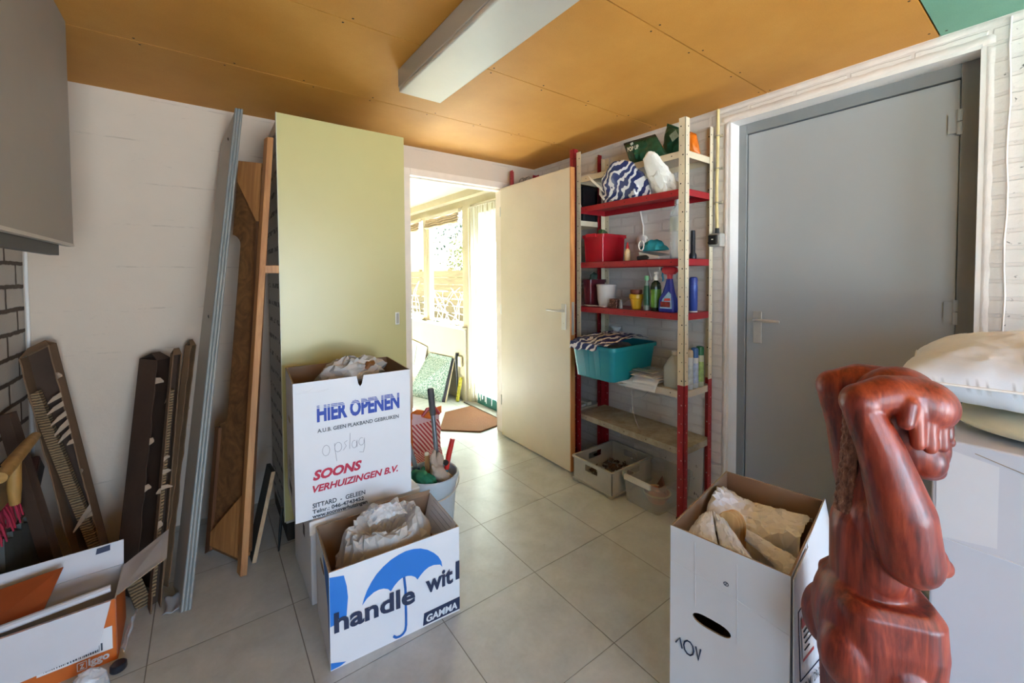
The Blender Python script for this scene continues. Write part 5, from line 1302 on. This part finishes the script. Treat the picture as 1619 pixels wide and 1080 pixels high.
g = G(); g.tube([(2.062, 1.515 + .018 * math.cos(a), Z4 + .085 + .028 * math.sin(a)) for a in [PI * 2 * k / 20 for k in range(21)]], .004, 8); build(g, 'white_ring', mWhite, t, smooth=True)
t = thing('clear_bottle', 'tall clear plastic bottle on the middle red shelf behind the ivory post', 'bottle', (2.14, 1.335, Z4))
g = G(); g.lathe([(0, .003), (.036, 0), (.04, .006)] + [(.041 - .0025 * (k % 2), .012 + .013 * k) for k in range(10)] + [(.041, .15), (.041, .24), (.038, .262), (.02, .295), (.0145, .302), (.0145, .32)], 28, Tr(2.14, 1.332, Z4 + .001)); build(g, 'body', tinted('pet_clear', 'dfe6e6', .32, .08), t, smooth=True)
g = G(); g.lathe([(.017, .305), (.0172, .33), (.015, .333), (0, .333)], 18, Tr(2.14, 1.332, Z4 + .001)); build(g, 'cap', M('cap_white', 'dcd9d4', .4), t, smooth=True)
g = G(); g.lathe([(.0416, .155), (.0416, .235)], 28, Tr(2.14, 1.332, Z4 + .001)); build(g, 'label', tinted('label_clear', 'c9d0c6', .55, .4), t, smooth=True)
t = thing('flashlight', 'black flashlight standing on the middle red shelf between the rack posts', 'flashlight', (2.19, 1.29, Z4))
g = G(); g.lathe([(0, 0), (.019, 0), (.02, .004), (.02, .022), (.013, .036), (.0125, .15), (.0115, .158), (0, .158)], 20, Tr(2.195, 1.272, Z4 + .001)); build(g, 'barrel', M('torch_black', '23242b', .4, .3), t, smooth=True)
g = G(); g.box(2.178, 2.183, 1.268, 1.276, Z4 + .08, Z4 + .1); build(g, 'switch', M('black_plastic', '1e1d1c'), t)
t = thing('junction_box', 'white round junction box with hanging cables on the brick behind the rack', 'junction box', (2.32, 1.7, 1.5))
g = G(); g.lathe([(.036, 0), (.036, .028), (.03, .032), (0, .032)], 24, Matrix.Translation((2.339, 1.70, 1.555)) @ Matrix.Rotation(-PI / 2, 4, 'Y')); build(g, 'box', mWhite, t, smooth=True)
g = G(); g.tube([(2.33, 1.70, 1.59), (2.333, 1.70, 1.65), (2.325, 1.708, 1.70), (2.315, 1.71, 1.745)], .006, 8); g.tube([(2.325, 1.66, 1.56), (2.31, 1.64, 1.53), (2.318, 1.67, 1.50), (2.33, 1.72, 1.49)], .005, 8); build(g, 'cable', M('cable_white', 'cfc8bf', .5), t, smooth=True)
g = G(); g.tube([(2.333, 1.67, 1.40), (2.31, 1.62, 1.3), (2.318, 1.72, 1.2), (2.33, 1.85, 1.14)], .004, 8); build(g, 'cable', M('cable_white', 'cfc8bf', .5), t, smooth=True)
# ---- shelf with bottles
S3 = Z3 + .001
t = thing('storage_tub', 'dark red see-through tub at the end of the lowest red shelf', 'tub', (2.17, 1.97, Z3))
g = tub(2.085, 2.24, 1.935, 2.01, S3, 1.30, .006, .006, .01, .003); build(g, 'tub', tinted('dark_red_plastic', '6e2630', .7, .2), t, smooth=True)
t = thing('green_netting', 'dark green netting tuft on the dark red tub', 'netting', (2.15, 1.97, 1.3))
sheet_heap(t, 'netting', M('netting_dark', '1f3326', .7, var=.5, vscale=40), (2.16, 1.972, 1.25), (.035, .013), .10, .012, 18, 107)
t = thing('flower_pot', 'glossy white flower pot on the lowest red shelf', 'pot', (2.14, 1.845, Z3))
g = G(); g.lathe([(0, 0), (.045, 0), (.05, .006), (.058, .05), (.0625, .13), (.066, .136), (.066, .146), (.06, .148), (.058, .14), (.05, .03), (0, .02)], 40, Tr(2.14, 1.845, S3)); build(g, 'pot', M('pot_white', 'd3d0cd', .18, var=.03), t, smooth=True)
t = thing('paper_slip', 'thin white paper slips at the front edge of the lowest red shelf', 'paper', (2.06, 1.86, Z3))
g = G(); g.grid(lambda u, v: V((2.046 + .03 * v, 1.78 + .20 * u, S3 + .004 + .006 * abs(math.sin(u * 5 + v * 2)))), 14, 4); build(g, 'slip', mWhite, t, smooth='all', solid=.001)
t = thing('carton_box', 'small brown patterned box in front of the white pot', 'box', (2.08, 1.72, Z3))
m, nt, b = raw('brown_pattern', rough=.5); tc = nt.new('ShaderNodeTexCoord').outputs['Object']; vo = nt.new('ShaderNodeTexVoronoi', i_Scale=90); nt.link(tc, vo.inputs['Vector']); nt.link(nt.ramp(vo.outputs[0], [(.2, srgb('8f6a5e')), (.5, srgb('4a2a24'))]), b.inputs['Base Color'])
g = G(); g.box(2.065, 2.11, 1.70, 1.757, S3, S3 + .058); build(g, 'box', m, t, bevel=.002)
t = thing('small_jar', 'tiny grey ribbed jar beside the brown patterned box', 'jar', (2.08, 1.68, Z3))
g = G(); g.lathe([(0, 0), (.012, 0), (.014, .01), (.011, .02), (.013, .03), (.011, .042), (.007, .05), (.009, .056), (0, .058)], 18, Tr(2.08, 1.678, S3)); build(g, 'jar', M('jar_grey', '8d8580', .4, var=.15), t, smooth=True)
t = thing('flower_pot', 'small yellow flower pot on the lowest red shelf', 'pot', (2.11, 1.585, Z3))
g = G(); g.lathe([(0, 0), (.024, 0), (.028, .004), (.038, .062), (.042, .066), (.043, .09), (.038, .092), (.035, .08), (.025, .01), (0, .01)], 32, Tr(2.11, 1.585, S3)); build(g, 'pot', M('pot_yellow', 'd0a21f', .3, var=.08), t, smooth=True)
t = thing('flower_pot', 'brown clay pot nested in the yellow pot', 'pot', (2.11, 1.585, Z3 + .05))
g = G(); g.lathe([(0, .04), (.024, .04), (.031, .09), (.034, .1), (.036, .102), (.036, .118), (.031, .119), (.028, .06), (0, .055)], 28, Tr(2.11, 1.585, S3)); build(g, 'pot', M('pot_clay', '6b3526', .6, var=.2, vscale=30), t, smooth=True)
def bottle(name, label, x, y, z, prof, mat, cap, capmat, lab=None, labmat=None, sx=1, sy=1, rz=0, extra=None):
    t = thing(name, label, 'bottle', (x, y, z))
    g = G(); g.lathe(prof, 28, Tr(x, y, z, rz), sx=sx, sy=sy); build(g, 'body', mat, t, smooth=True)
    g = G(); g.lathe(cap, 20, Tr(x, y, z)); build(g, 'cap', capmat, t, smooth=True)
    if lab:
        g = G(); g.lathe(lab, 28, Tr(x, y, z, rz), sx=sx, sy=sy); build(g, 'label', labmat, t, smooth=True)
    return t
rzv = rad(-30)
bottle('detergent_bottle', 'slim grey and green detergent bottle with a pale green cap', 2.10, 1.505, S3, [(0, 0), (.027, 0), (.03, .006), (.031, .07), (.028, .12), (.022, .155), (.012, .172), (.011, .178), (0, .178)], M('bottle_grey_green', '9aa69d', .25, var=.06), [(.0125, .175), (.013, .2), (.011, .203), (0, .203)], M('cap_pale_green', '6fae84', .35), [(.0312, .03), (.0318, .07), (.0288, .12), (.0245, .145)], M('label_green_dark', '2f5f45', .35, var=.3, vscale=40), 1, .62, rzv + 1.2)
bottle('soap_bottle', 'dark bottle with a bright green label and white flip cap', 2.105, 1.445, S3, [(0, 0), (.029, 0), (.031, .005), (.031, .14), (.026, .16), (.013, .172), (.012, .18), (0, .18)], M('bottle_dark_green', '1d2a1c', .15, var=.1), [(.0135, .176), (.014, .198), (.009, .2), (.009, .21), (.0125, .212), (.011, .226), (0, .228)], M('cap_white', 'dcd9d4', .4), [(.0315, .02), (.0315, .125)], M('label_bright_green', '5d8a2c', .35, var=.35, vscale=25), 1, .75, rzv)
# blue trigger sprayer
t = thing('spray_bottle', 'blue oven-cleaner spray bottle with a red trigger head', 'bottle', (2.09, 1.355, Z3))
g = G(); loft(g, [(S3, 2.065, 2.115, 1.308, 1.405, .016), (S3 + .01, 2.062, 2.118, 1.304, 1.409, .02), (S3 + .07, 2.062, 2.118, 1.306, 1.407, .022), (S3 + .11, 2.066, 2.114, 1.318, 1.385, .022), (S3 + .15, 2.072, 2.108, 1.325, 1.372, .017), (S3 + .185, 2.075, 2.105, 1.330, 1.364, .0145)], True, True); build(g, 'body', M('spray_blue', '1f2f96', .25, var=.06), t, smooth=True)
g = G(); g.lathe([(.0155, .18), (.0155, .2), (.018, .205), (.018, .214)], 18, Tr(2.09, 1.347, S3)); loft(g, [(S3 + .21, 2.076, 2.104, 1.318, 1.372, .008), (S3 + .225, 2.074, 2.106, 1.300, 1.392, .009), (S3 + .245, 2.076, 2.104, 1.305, 1.392, .008), (S3 + .252, 2.08, 2.1, 1.315, 1.38, .006)], True, True); build(g, 'trigger_head', M('spray_red', 'b32a38', .35, var=.05), t, smooth=True)
g = G(); g.tube([(2.09, 1.388, S3 + .225), (2.09, 1.394, S3 + .205), (2.09, 1.388, S3 + .185), (2.09, 1.392, S3 + .17)], [.006, .006, .005, .004], 8); g.tube([(2.09, 1.388, S3 + .238), (2.09, 1.402, S3 + .24)], .007, 8); build(g, 'trigger', M('spray_teal', '2a7f9a', .35), t, smooth=True)
g = G(); g.plate([(2.0612, 1.39, S3 + .02), (2.0612, 1.315, S3 + .02), (2.0612, 1.32, S3 + .1), (2.0622, 1.335, S3 + .115), (2.0612, 1.375, S3 + .07)], (-.0006, 0, 0)); build(g, 'label', M('label_blue_white', '8db4d8', .35, var=.15, vscale=30), t)
g = G(); g.plate([(2.060, 1.385, S3 + .028), (2.060, 1.325, S3 + .028), (2.060, 1.325, S3 + .058), (2.060, 1.385, S3 + .058)], (-.0006, 0, 0)); build(g, 'label_picture', M('label_oven', '7a1f22', .35, var=.6, vscale=60), t)
g = G(); g.plate([(2.0608, 1.365, S3 + .062), (2.0608, 1.325, S3 + .064), (2.0608, 1.325, S3 + .078), (2.0608, 1.36, S3 + .076)], (-.0006, 0, 0)); build(g, 'label_name', M('label_red', 'c03a34'), t)
def aerosol(label, x, y, z, r, h, body, capm, cap_h, group=None, base=None, labm=None):
    t = thing('spray_can', label, 'spray can', (x, y, z), 0, group)
    g = G(); g.lathe([(0, 0), (r - .002, 0), (r, .003), (r, h - cap_h), (r - .003, h - cap_h + .004), (0, h - cap_h + .004)], 26, Tr(x, y, z)); build(g, 'can', body, t, smooth=True)
    g = G(); g.lathe([(r * .98, h - cap_h), (r * .98, h - .012), (r * .85, h - .003), (r * .5, h), (0, h)], 24, Tr(x, y, z)); build(g, 'cap', capm, t, smooth=True)
    if labm:
        g = G(); g.lathe([(r + .0004, h * .12), (r + .0004, h * .62)], 26, Tr(x, y, z)); build(g, 'label', labm, t, smooth=True)
    return t
mCanBlue = M('can_blue', '3a4f9e', .3, .1, var=.05)
t = aerosol('blue spray can standing alone at the end of the lowest red shelf', 2.185, 1.262, S3, .0225, .195, mCanBlue, M('can_blue_cap', '2f4290', .35), .045)
g = G(); g.lathe([(.0222, 0), (.0229, .001), (.0229, .006), (.0222, .007)], 26, Tr(2.185, 1.262, S3)); build(g, 'base_ring', mWhite, t, smooth=True)
# ---- white shelf below: teal bin and others
S2 = Z2 + .001
t = thing('storage_bin', 'teal plastic storage bin jutting out over the upper white shelf', 'bin', (2.08, 1.73, Z2))
mTeal = M('bin_teal', '12808a', .35, var=.05, vscale=4)
g = tub(1.872, 2.29, 1.565, 1.905, S2, .908, .022, .012, .03, .005); build(g, 'tub', mTeal, t, smooth=True)
g = G()
for y in (1.69, 1.78): g.hexa([(1.893, y - .018, S2 + .004), (1.893, y + .018, S2 + .004), (1.9, y + .018, S2 + .004), (1.9, y - .018, S2 + .004), (1.868, y - .022, .886), (1.868, y + .022, .886), (1.88, y + .022, .886), (1.88, y - .022, .886)])
build(g, 'rib', mTeal, t, bevel=.004)
g = G(); g.hexa([(1.865, 1.73 - .06, .893), (1.865, 1.73 + .06, .893), (1.85, 1.73 + .05, .893), (1.85, 1.73 - .05, .893), (1.865, 1.67, .908), (1.865, 1.79, .908), (1.848, 1.78, .908), (1.848, 1.68, .908)]); build(g, 'grip', mTeal, t, bevel=.003)
t = thing('striped_bag', 'blue and white striped bag folded over the rim of the teal bin', 'bag', (2.05, 1.73, .9))
g = G()
def f(u, v):
    x = 1.836 + .40 * v; y = 1.885 - .30 * u
    z = .928 + .03 * max(0, math.sin((v - .15) * PI)) * (.4 + .5 * u) - .045 * max(0, 1 - v * 9) * (1 if u < .75 else .3)
    p = V((x, y, z)); p.z += .011 * folds(p, 111, 6, 13); p.z = max(p.z, .918) if p.x > 1.846 else p.z; return p
g.grid(f, 70, 70); build(g, 'bag_skin', mStripe, t, smooth=True, angle=35, solid=.0015)
t = thing('grey_cloth', 'grey folded cloth under the striped bag in the teal bin', 'cloth', (2.15, 1.75, .85))
sheet_heap(t, 'cloth', M('cloth_grey', '77736e', .8, var=.15, vscale=14), (2.17, 1.76, .82), (.08, .10), .07, .012, 14, 115, 80, 30)
t = thing('white_funnel', 'small white funnel-shaped cap poking up at the back of the teal bin', 'funnel', (2.27, 1.88, .9))
g = G(); g.lathe([(.012, 0), (.012, .03), (.034, .065), (.036, .072), (.03, .07), (.008, .03)], 24, Tr(2.255, 1.862, .905)); build(g, 'funnel', M('cap_white', 'dcd9d4'), t, smooth=True)
t = thing('paper_stack', 'white papers and clear sleeves spilling over the edge of the upper white shelf', 'papers', (2.1, 1.5, Z2))
for k in range(5):
    g = G()
    def f(u, v, k=k):
        x = 2.012 + .20 * v; hang = max(0, .13 - v) / .13; y = 1.388 + .165 * u + .015 * math.sin(k * 2.1) + .09 * u * hang ** 4 * (k < 2)
        z = S2 + .010 + .011 * k + .006 * math.sin(v * 4 + k) * v - max(0, .13 - v) ** 1.2 * (.55 - .09 * k) * (1 if k < 3 else .2)
        p = V((x, y, z)); p.z += .003 * folds(p, 121, 5, 14) + .002; return p
    g.grid(f, 24, 18); build(g, 'sheet', M('paper_white', 'd9d6d6', .6, var=.04) if k < 4 else mFilm, t, smooth=True, angle=35, solid=.001)
g = G(); g.box(2.04, 2.10, 1.42, 1.56, S2 + .063, S2 + .068); build(g, 'metal_strip', mSteel, t, bevel=.001)
t = thing('plastic_strip', 'loose clear strips hanging from the papers toward the lowest white shelf', 'strip', (2.03, 1.55, .4))
g = G()
g.tube([(2.03, 1.56, .69), (2.028, 1.555, .60), (2.035, 1.55, .52), (2.05, 1.53, .44), (2.07, 1.52, .396)], .0016, 5)
g.tube([(2.03, 1.64, .695), (2.03, 1.60, .64), (2.03, 1.55, .60), (2.03, 1.48, .62), (2.03, 1.42, .685)], .0012, 5)
build(g, 'strip', mFilm, t)
t = thing('jerrycan', 'translucent milky jerrycan standing behind the front rack post', 'jerrycan', (2.12, 1.30, Z2))
g = G(); loft(g, [(S2, 2.075, 2.155, 1.284, 1.374, .015), (S2 + .008, 2.07, 2.16, 1.28, 1.378, .02), (S2 + .11, 2.07, 2.16, 1.28, 1.378, .02), (S2 + .15, 2.085, 2.145, 1.297, 1.362, .02), (S2 + .175, 2.102, 2.128, 1.316, 1.344, .012), (S2 + .19, 2.102, 2.128, 1.316, 1.344, .012)], True, True); build(g, 'body', tinted('milky_plastic', 'c9ccc4', .75, .35), t, smooth=True)
g = G(); g.lathe([(.016, .18), (.016, .2), (0, .2)], 18, Tr(2.115, 1.33, S2)); build(g, 'cap', M('cap_white', 'dcd9d4'), t, smooth=True)
mCanW = M('can_white', 'c9cfd6', .3, .1, var=.05)
aerosol('white spray can with a cream dome cap, nearest the front post', 2.135, 1.2535, S2, .0205, .215, mCanW, M('cap_beige', 'b9ab93', .35), .04, None, None, M('can_label_a', 'b7c3c9', .3, var=.35, vscale=40))
aerosol('white spray can with a blue dome cap, between the cream and the green capped cans', 2.188, 1.2535, S2, .0205, .222, mCanW, M('cap_blue', '2f64a8', .35), .055, None, None, M('can_label_b', '9fb0d0', .3, var=.3, vscale=40))
aerosol('pale spray can with a green cap, at the back of the row of three', 2.243, 1.2535, S2, .0215, .225, M('can_pale_green', 'b9c4b0', .3, .1), M('cap_green', '1f6a3a', .35), .05, None, None, M('can_label_c', '8fae6a', .3, var=.45, vscale=40))
# ---- floor crates
t = thing('grey_crate', 'grey plastic crate with hand slots on the floor under the rack', 'crate', (2.1, 1.76, 0))
mCrate = M('crate_grey', 'b3b1ab', .5, var=.12, vscale=6)
def crate(x0, x1, y0, y1, z1, th=.004):
    g = G()
    def wall(a, b_, n):
        a, b_, n = V(a), V(b_), V(n); d = b_ - a; L_ = d.length; d.normalize(); P = lambda s_, z: a + d * s_ + V((0, 0, z))
        hs0, hs1, hz0, hz1 = L_ * .36, L_ * .68, z1 - .062, z1 - .022
        for q in ([(0, 0), (hs0, 0), (hs0, z1), (0, z1)], [(hs1, 0), (L_, 0), (L_, z1), (hs1, z1)], [(hs0, 0), (hs1, 0), (hs1, hz0), (hs0, hz0)], [(hs0, hz1), (hs1, hz1), (hs1, z1), (hs0, z1)]):
            g.plate([P(*p) for p in q], n * th)
    wall((x0, y0, 0), (x0, y1, 0), (1, 0, 0)); wall((x1, y0, 0), (x1, y1, 0), (-1, 0, 0)); wall((x0, y0, 0), (x1, y0, 0), (0, 1, 0)); wall((x0, y1, 0), (x1, y1, 0), (0, -1, 0))
    g.box(x0, x1, y0, y1, .002, .006)
    return g
g = crate(1.915, 2.30, 1.607, 1.925, .155); build(g, 'body', mCrate, t)
g = G(); loft(g, [(.148, 1.905, 2.31, 1.597, 1.935, .012), (.160, 1.905, 2.31, 1.597, 1.935, .012), (.160, 1.918, 2.297, 1.610, 1.922, .01), (.148, 1.918, 2.297, 1.610, 1.922, .01), (.148, 1.905, 2.31, 1.597, 1.935, .012)], False, False); build(g, 'rim', mCrate, t)
for y in (1.622, 1.91):
    g = G(); g.box(1.905, 1.925, y - .02, y + .02, .001, .02); build(g, 'stacking_foot', mCrate, t, bevel=.003)
g = G(); g.box(1.908, 1.916, 1.607, 1.925, .012, .018); g.box(1.915, 2.30, 1.600, 1.608, .012, .018); build(g, 'lower_rib', mCrate, t)
t = thing('crate_debris', 'dark dry leaves and soil on the bottom of the grey crate', 'debris', (2.1, 1.76, .006))
g = G(); rs = random.Random(6)
for k in range(160):
    c = V((2.11 + rs.gauss(0, .075), 1.77 + rs.gauss(0, .06), .034 + rs.random() * .03)); c.x = min(max(c.x, 1.95), 2.27); c.y = min(max(c.y, 1.65), 1.88)
    a = V((rs.gauss(0, 1), rs.gauss(0, 1), rs.gauss(0, .4))).normalized() * rs.uniform(.008, .022); b_ = a.orthogonal() * .6
    g.poly([c - a, c + b_, c + a, c - b_])
o = build(g, 'leaves', M('dry_leaf', '5c4a3f', .8, var=.4, vscale=30), t); o['kind'] = 'stuff'
t = thing('clear_crate', 'clear plastic storage box on the floor beside the grey crate', 'crate', (2.14, 1.44, 0))
mClear = tinted('clear_plastic', 'd5d6d3', .30, .2)
g = tub(1.965, 2.30, 1.325, 1.572, .002, .165, .012, .008, .02, .003); build(g, 'tub', mClear, t, smooth=True)
g = G(); g.box(1.945, 1.962, 1.37, 1.545, .138, .17); build(g, 'clip_handle', tinted('clip_clear', 'dedad6', .8, .35), t, bevel=.004)
t = thing('clay_shard', 'brown triangular clay piece in the clear storage box', 'shard', (2.15, 1.42, .006))
g = G(); g.plate([(2.13, 1.385, .05), (2.14, 1.47, .06), (2.16, 1.44, .13)], (.012, 0, .003)); build(g, 'shard', M('clay_brown', '5f3626', .7, var=.2, vscale=30), t, bevel=.002)
t = thing('basket_bowl', 'shallow orange-brown bowl with beige rim in the clear storage box', 'bowl', (2.1, 1.4, .01))
g = G(); g.lathe([(0, .0), (.045, .0), (.068, .035), (.075, .05), (.07, .05), (.06, .03), (0, .012)], 28, Tr(2.08, 1.415, .022)); build(g, 'bowl', M('bowl_orange', 'a5562c', .6, var=.3, vscale=40), t, smooth=True)
g = G(); g.lathe([(.074, .05), (.079, .055), (.074, .06), (.069, .055), (.074, .05)], 28, Tr(2.08, 1.415, .022)); build(g, 'rim', M('rim_beige', 'bfa781', .6), t, smooth=True)
t = thing('smudged_board', 'white board with black smudges standing against the brick under the rack', 'board', (2.31, 1.27, 0))
m, nt, b = raw('smudged_white', rough=.5); tc = nt.new('ShaderNodeTexCoord').outputs['Object']
sm = nt.ramp(nt.noise(nt.mapping(tc, (1, 1, .7)), 34, 4, .7), [(.63, (0, 0, 0)), (.66, (1, 1, 1))]); nt.link(nt.mix(sm, srgb('c9c5bf'), srgb('232323')), b.inputs['Base Color'])
g = G(); g.hexa([(2.306, 1.27, .002), (2.312, 1.27, .002), (2.312, 1.52, .002), (2.306, 1.52, .002), (2.324, 1.27, .345), (2.33, 1.27, .345), (2.33, 1.52, .345), (2.324, 1.52, .345)]); build(g, 'board', m, t)
t = thing('plank_bundle', 'thin white strips lying on the lowest shelf of the second rack', 'strip', (2.2, 2.3, .39))
for k in range(3):
    g = G(); g.box(2.08 + .06 * k, 2.12 + .06 * k, 2.07, 2.7, .392, .402 + .006 * k); build(g, 'strip', mRackW, t)
# ================================================================== carved statue
def statue():
    t = thing('statue', 'carved dark red wooden statue of a figure with hands raised to its forehead', 'statue', (1.115, .232, 0), 0)
    ep = V((.2, -.98, 0)).normalized(); et = V((-ep.y * -1, 0, 0))
    et = V((-.98, -.2, 0)).normalized()
    a = rad(23); R = et * math.cos(a) + ep * math.sin(a); Fw = ep * math.cos(a) - et * math.sin(a)
    Mx = Matrix((R, Fw, V((0, 0, 1)))).transposed().to_4x4(); Mx.translation = V((1.115, .232, 0))
    g = G()
    c = lambda p0, p1, r0, r1: g.capsule(p0, p1, r0, r1, 20)
    def ell(p, r, rx=0, ry=0, rz=0): g.sphere(p, r, 24, 16, M=Matrix.Rotation(rz, 4, 'Z') @ Matrix.Rotation(rx, 4, 'X') @ Matrix.Rotation(ry, 4, 'Y'))
    # head, face profile, strong jaw
    ell((0, .026, 1.045), (.066, .080, .094)); ell((0, .046, .975), (.058, .060, .052)); ell((0, .078, .985), (.045, .028, .045)); c((0, .09, 1.01), (0, .107, .995), .010, .012)
    ell((0, .093, .968), (.022, .014, .0085)); ell((0, .091, .953), (.021, .013, .0085)); ell((0, .070, .940), (.040, .032, .022)); ell((0, .085, 1.022), (.045, .012, .012))
    for s_ in (-1, 1): ell((s_ * .024, .088, 1.008), (.013, .009, .008)); ell((s_ * .035, .06, .965), (.024, .03, .034))
    # neck and back
    c((0, .012, .95), (0, -.005, .84), .045, .055); ell((0, -.022, .96), (.030, .034, .14)); ell((0, -.035, .86), (.042, .034, .10))
    # torso
    ell((0, -.008, .82), (.088, .060, .085)); ell((0, -.012, .74), (.076, .060, .09)); c((0, -.018, .80), (0, -.015, .68), .066, .068)
    for s_ in (-1, 1): ell((s_ * .043, .05, .778), (.040, .038, .040)); c((s_ * .043, .055, .78), (s_ * .043, .078, .766), .028, .020)
    # arms: shoulder low, elbow high above the head, forearm folded to the forehead
    for s_ in (-1, 1):
        c((s_ * .082, .014, .792), (s_ * .086, -.002, .88), .049, .050); c((s_ * .086, -.002, .88), (s_ * .078, -.032, .99), .050, .038); c((s_ * .078, -.032, .99), (s_ * .066, -.058, 1.062), .038, .033)
        ell((s_ * .063, -.060, 1.076), (.037, .035, .037))
        c((s_ * .062, -.058, 1.078), (s_ * .056, -.015, 1.092), .035, .039); c((s_ * .056, -.015, 1.092), (s_ * .046, .025, 1.086), .039, .043)
        ell((s_ * .046, .044, 1.078), (.044, .056, .048), rx=-.4)
        for k, (df, ln) in enumerate(((.018, .056), (.040, .064), (.061, .062), (.080, .050))):
            x = s_ * (.078 - .009 * k - .03 * (k == 3) * .5); c((x, df, 1.078 - k * .006), (x + s_ * .006, df + .002, 1.068 - ln), .0148, .0120)
        c((s_ * .086, .004, 1.085), (s_ * .096, -.004, 1.052), .015, .013)
    # pelvis block with a flat carved ledge, and thighs
    loft(g, [(.60, -.098, .098, -.085, .088, .045), (.665, -.095, .095, -.088, .084, .045), (.685, -.082, .082, -.074, .070, .04)], True, True)
    ell((0, -.05, .60), (.094, .062, .11)); c((0, -.01, .60), (0, -.005, .42), .08, .075)
    loft(g, [(.30, -.082, .082, -.080, .076, .04), (.50, -.092, .092, -.086, .084, .045), (.61, -.098, .098, -.085, .088, .045)], True, True)
    for s_ in (-1, 1):
        c((s_ * .05, .012, .55), (s_ * .047, .012, .30), .058, .052); c((s_ * .047, .012, .30), (s_ * .045, -.005, .08), .050, .042); ell((s_ * .05, -.07, .56), (.05, .05, .07))
        c((s_ * .045, .0, .07), (s_ * .048, .055, .055), .035, .028)
    loft(g, [(0.002, -.11, .11, -.11, .11, .04), (.05, -.11, .11, -.11, .11, .04)], True, True)
    bmesh.ops.transform(g.bm, matrix=Mx, verts=g.bm.verts)
    m, nt, b = raw('carved_wood', rough=.36)
    tc = nt.new('ShaderNodeTexCoord').outputs['Object']
    v = nt.mapping(tc, (9, 9, 1.3)); n = nt.noise(v, 2.0, 5, .55, 2.4); f = nt.noise(nt.mapping(tc, (60, 60, 5)), 3, 4, .6)
    mx = nt.math('ADD', nt.math('MULTIPLY', n, .72), nt.math('MULTIPLY', f, .28))
    col = nt.ramp(mx, [(.32, srgb('3d110b')), (.45, srgb('6c2114')), (.56, srgb('86301c')), (.70, srgb('a24628'))])
    # rough chiselled back, paler and dull
    sp = nt.new('ShaderNodeSeparateXYZ'); nt.link(tc, sp.inputs[0])
    nt.link(col, b.inputs['Base Color'])
    nt.link(nt.bump(nt.math('ADD', f, nt.math('MULTIPLY', nt.noise(tc, 55, 3), .8)), .12, .003), b.inputs['Normal'])
    nt.link(nt.ramp(f, [(.3, .32), (.7, .46)]), b.inputs['Roughness'])
    b.inputs['Coat Weight'].default_value = .12; b.inputs['Coat Roughness'].default_value = .25
    o = merge_blob(g, 'figure', m, t, .0032, 4)
    # rough hair panel on the back between the raised arms
    mr, nt, b = raw('chiselled_wood', rough=.7); tc = nt.new('ShaderNodeTexCoord').outputs['Object']
    n = nt.noise(nt.mapping(tc, (1, 1, .5)), 70, 5, .7); nt.link(nt.ramp(n, [(.35, srgb('4a2119')), (.6, srgb('8a5a48')), (.72, srgb('b08b76'))]), b.inputs['Base Color']); nt.link(nt.bump(n, .8, .006), b.inputs['Normal'])
    g = G()
    def f(u, v):
        z = .83 + .22 * v; a_ = (u - .5) * 2.0; r = .046 + .006 * noise.noise(V((u * 12, v * 22, 0)))
        w_ = .034
        return Mx @ V((w_ * 1.02 * math.sin(a_), -.030 - (r - .016) * math.cos(a_) - .014 * (1 - v) ** 2, z))
    g.grid(f, 26, 60); build(g, 'carved_hair', mr, t, smooth='all', solid=.006)
    return t
statue()
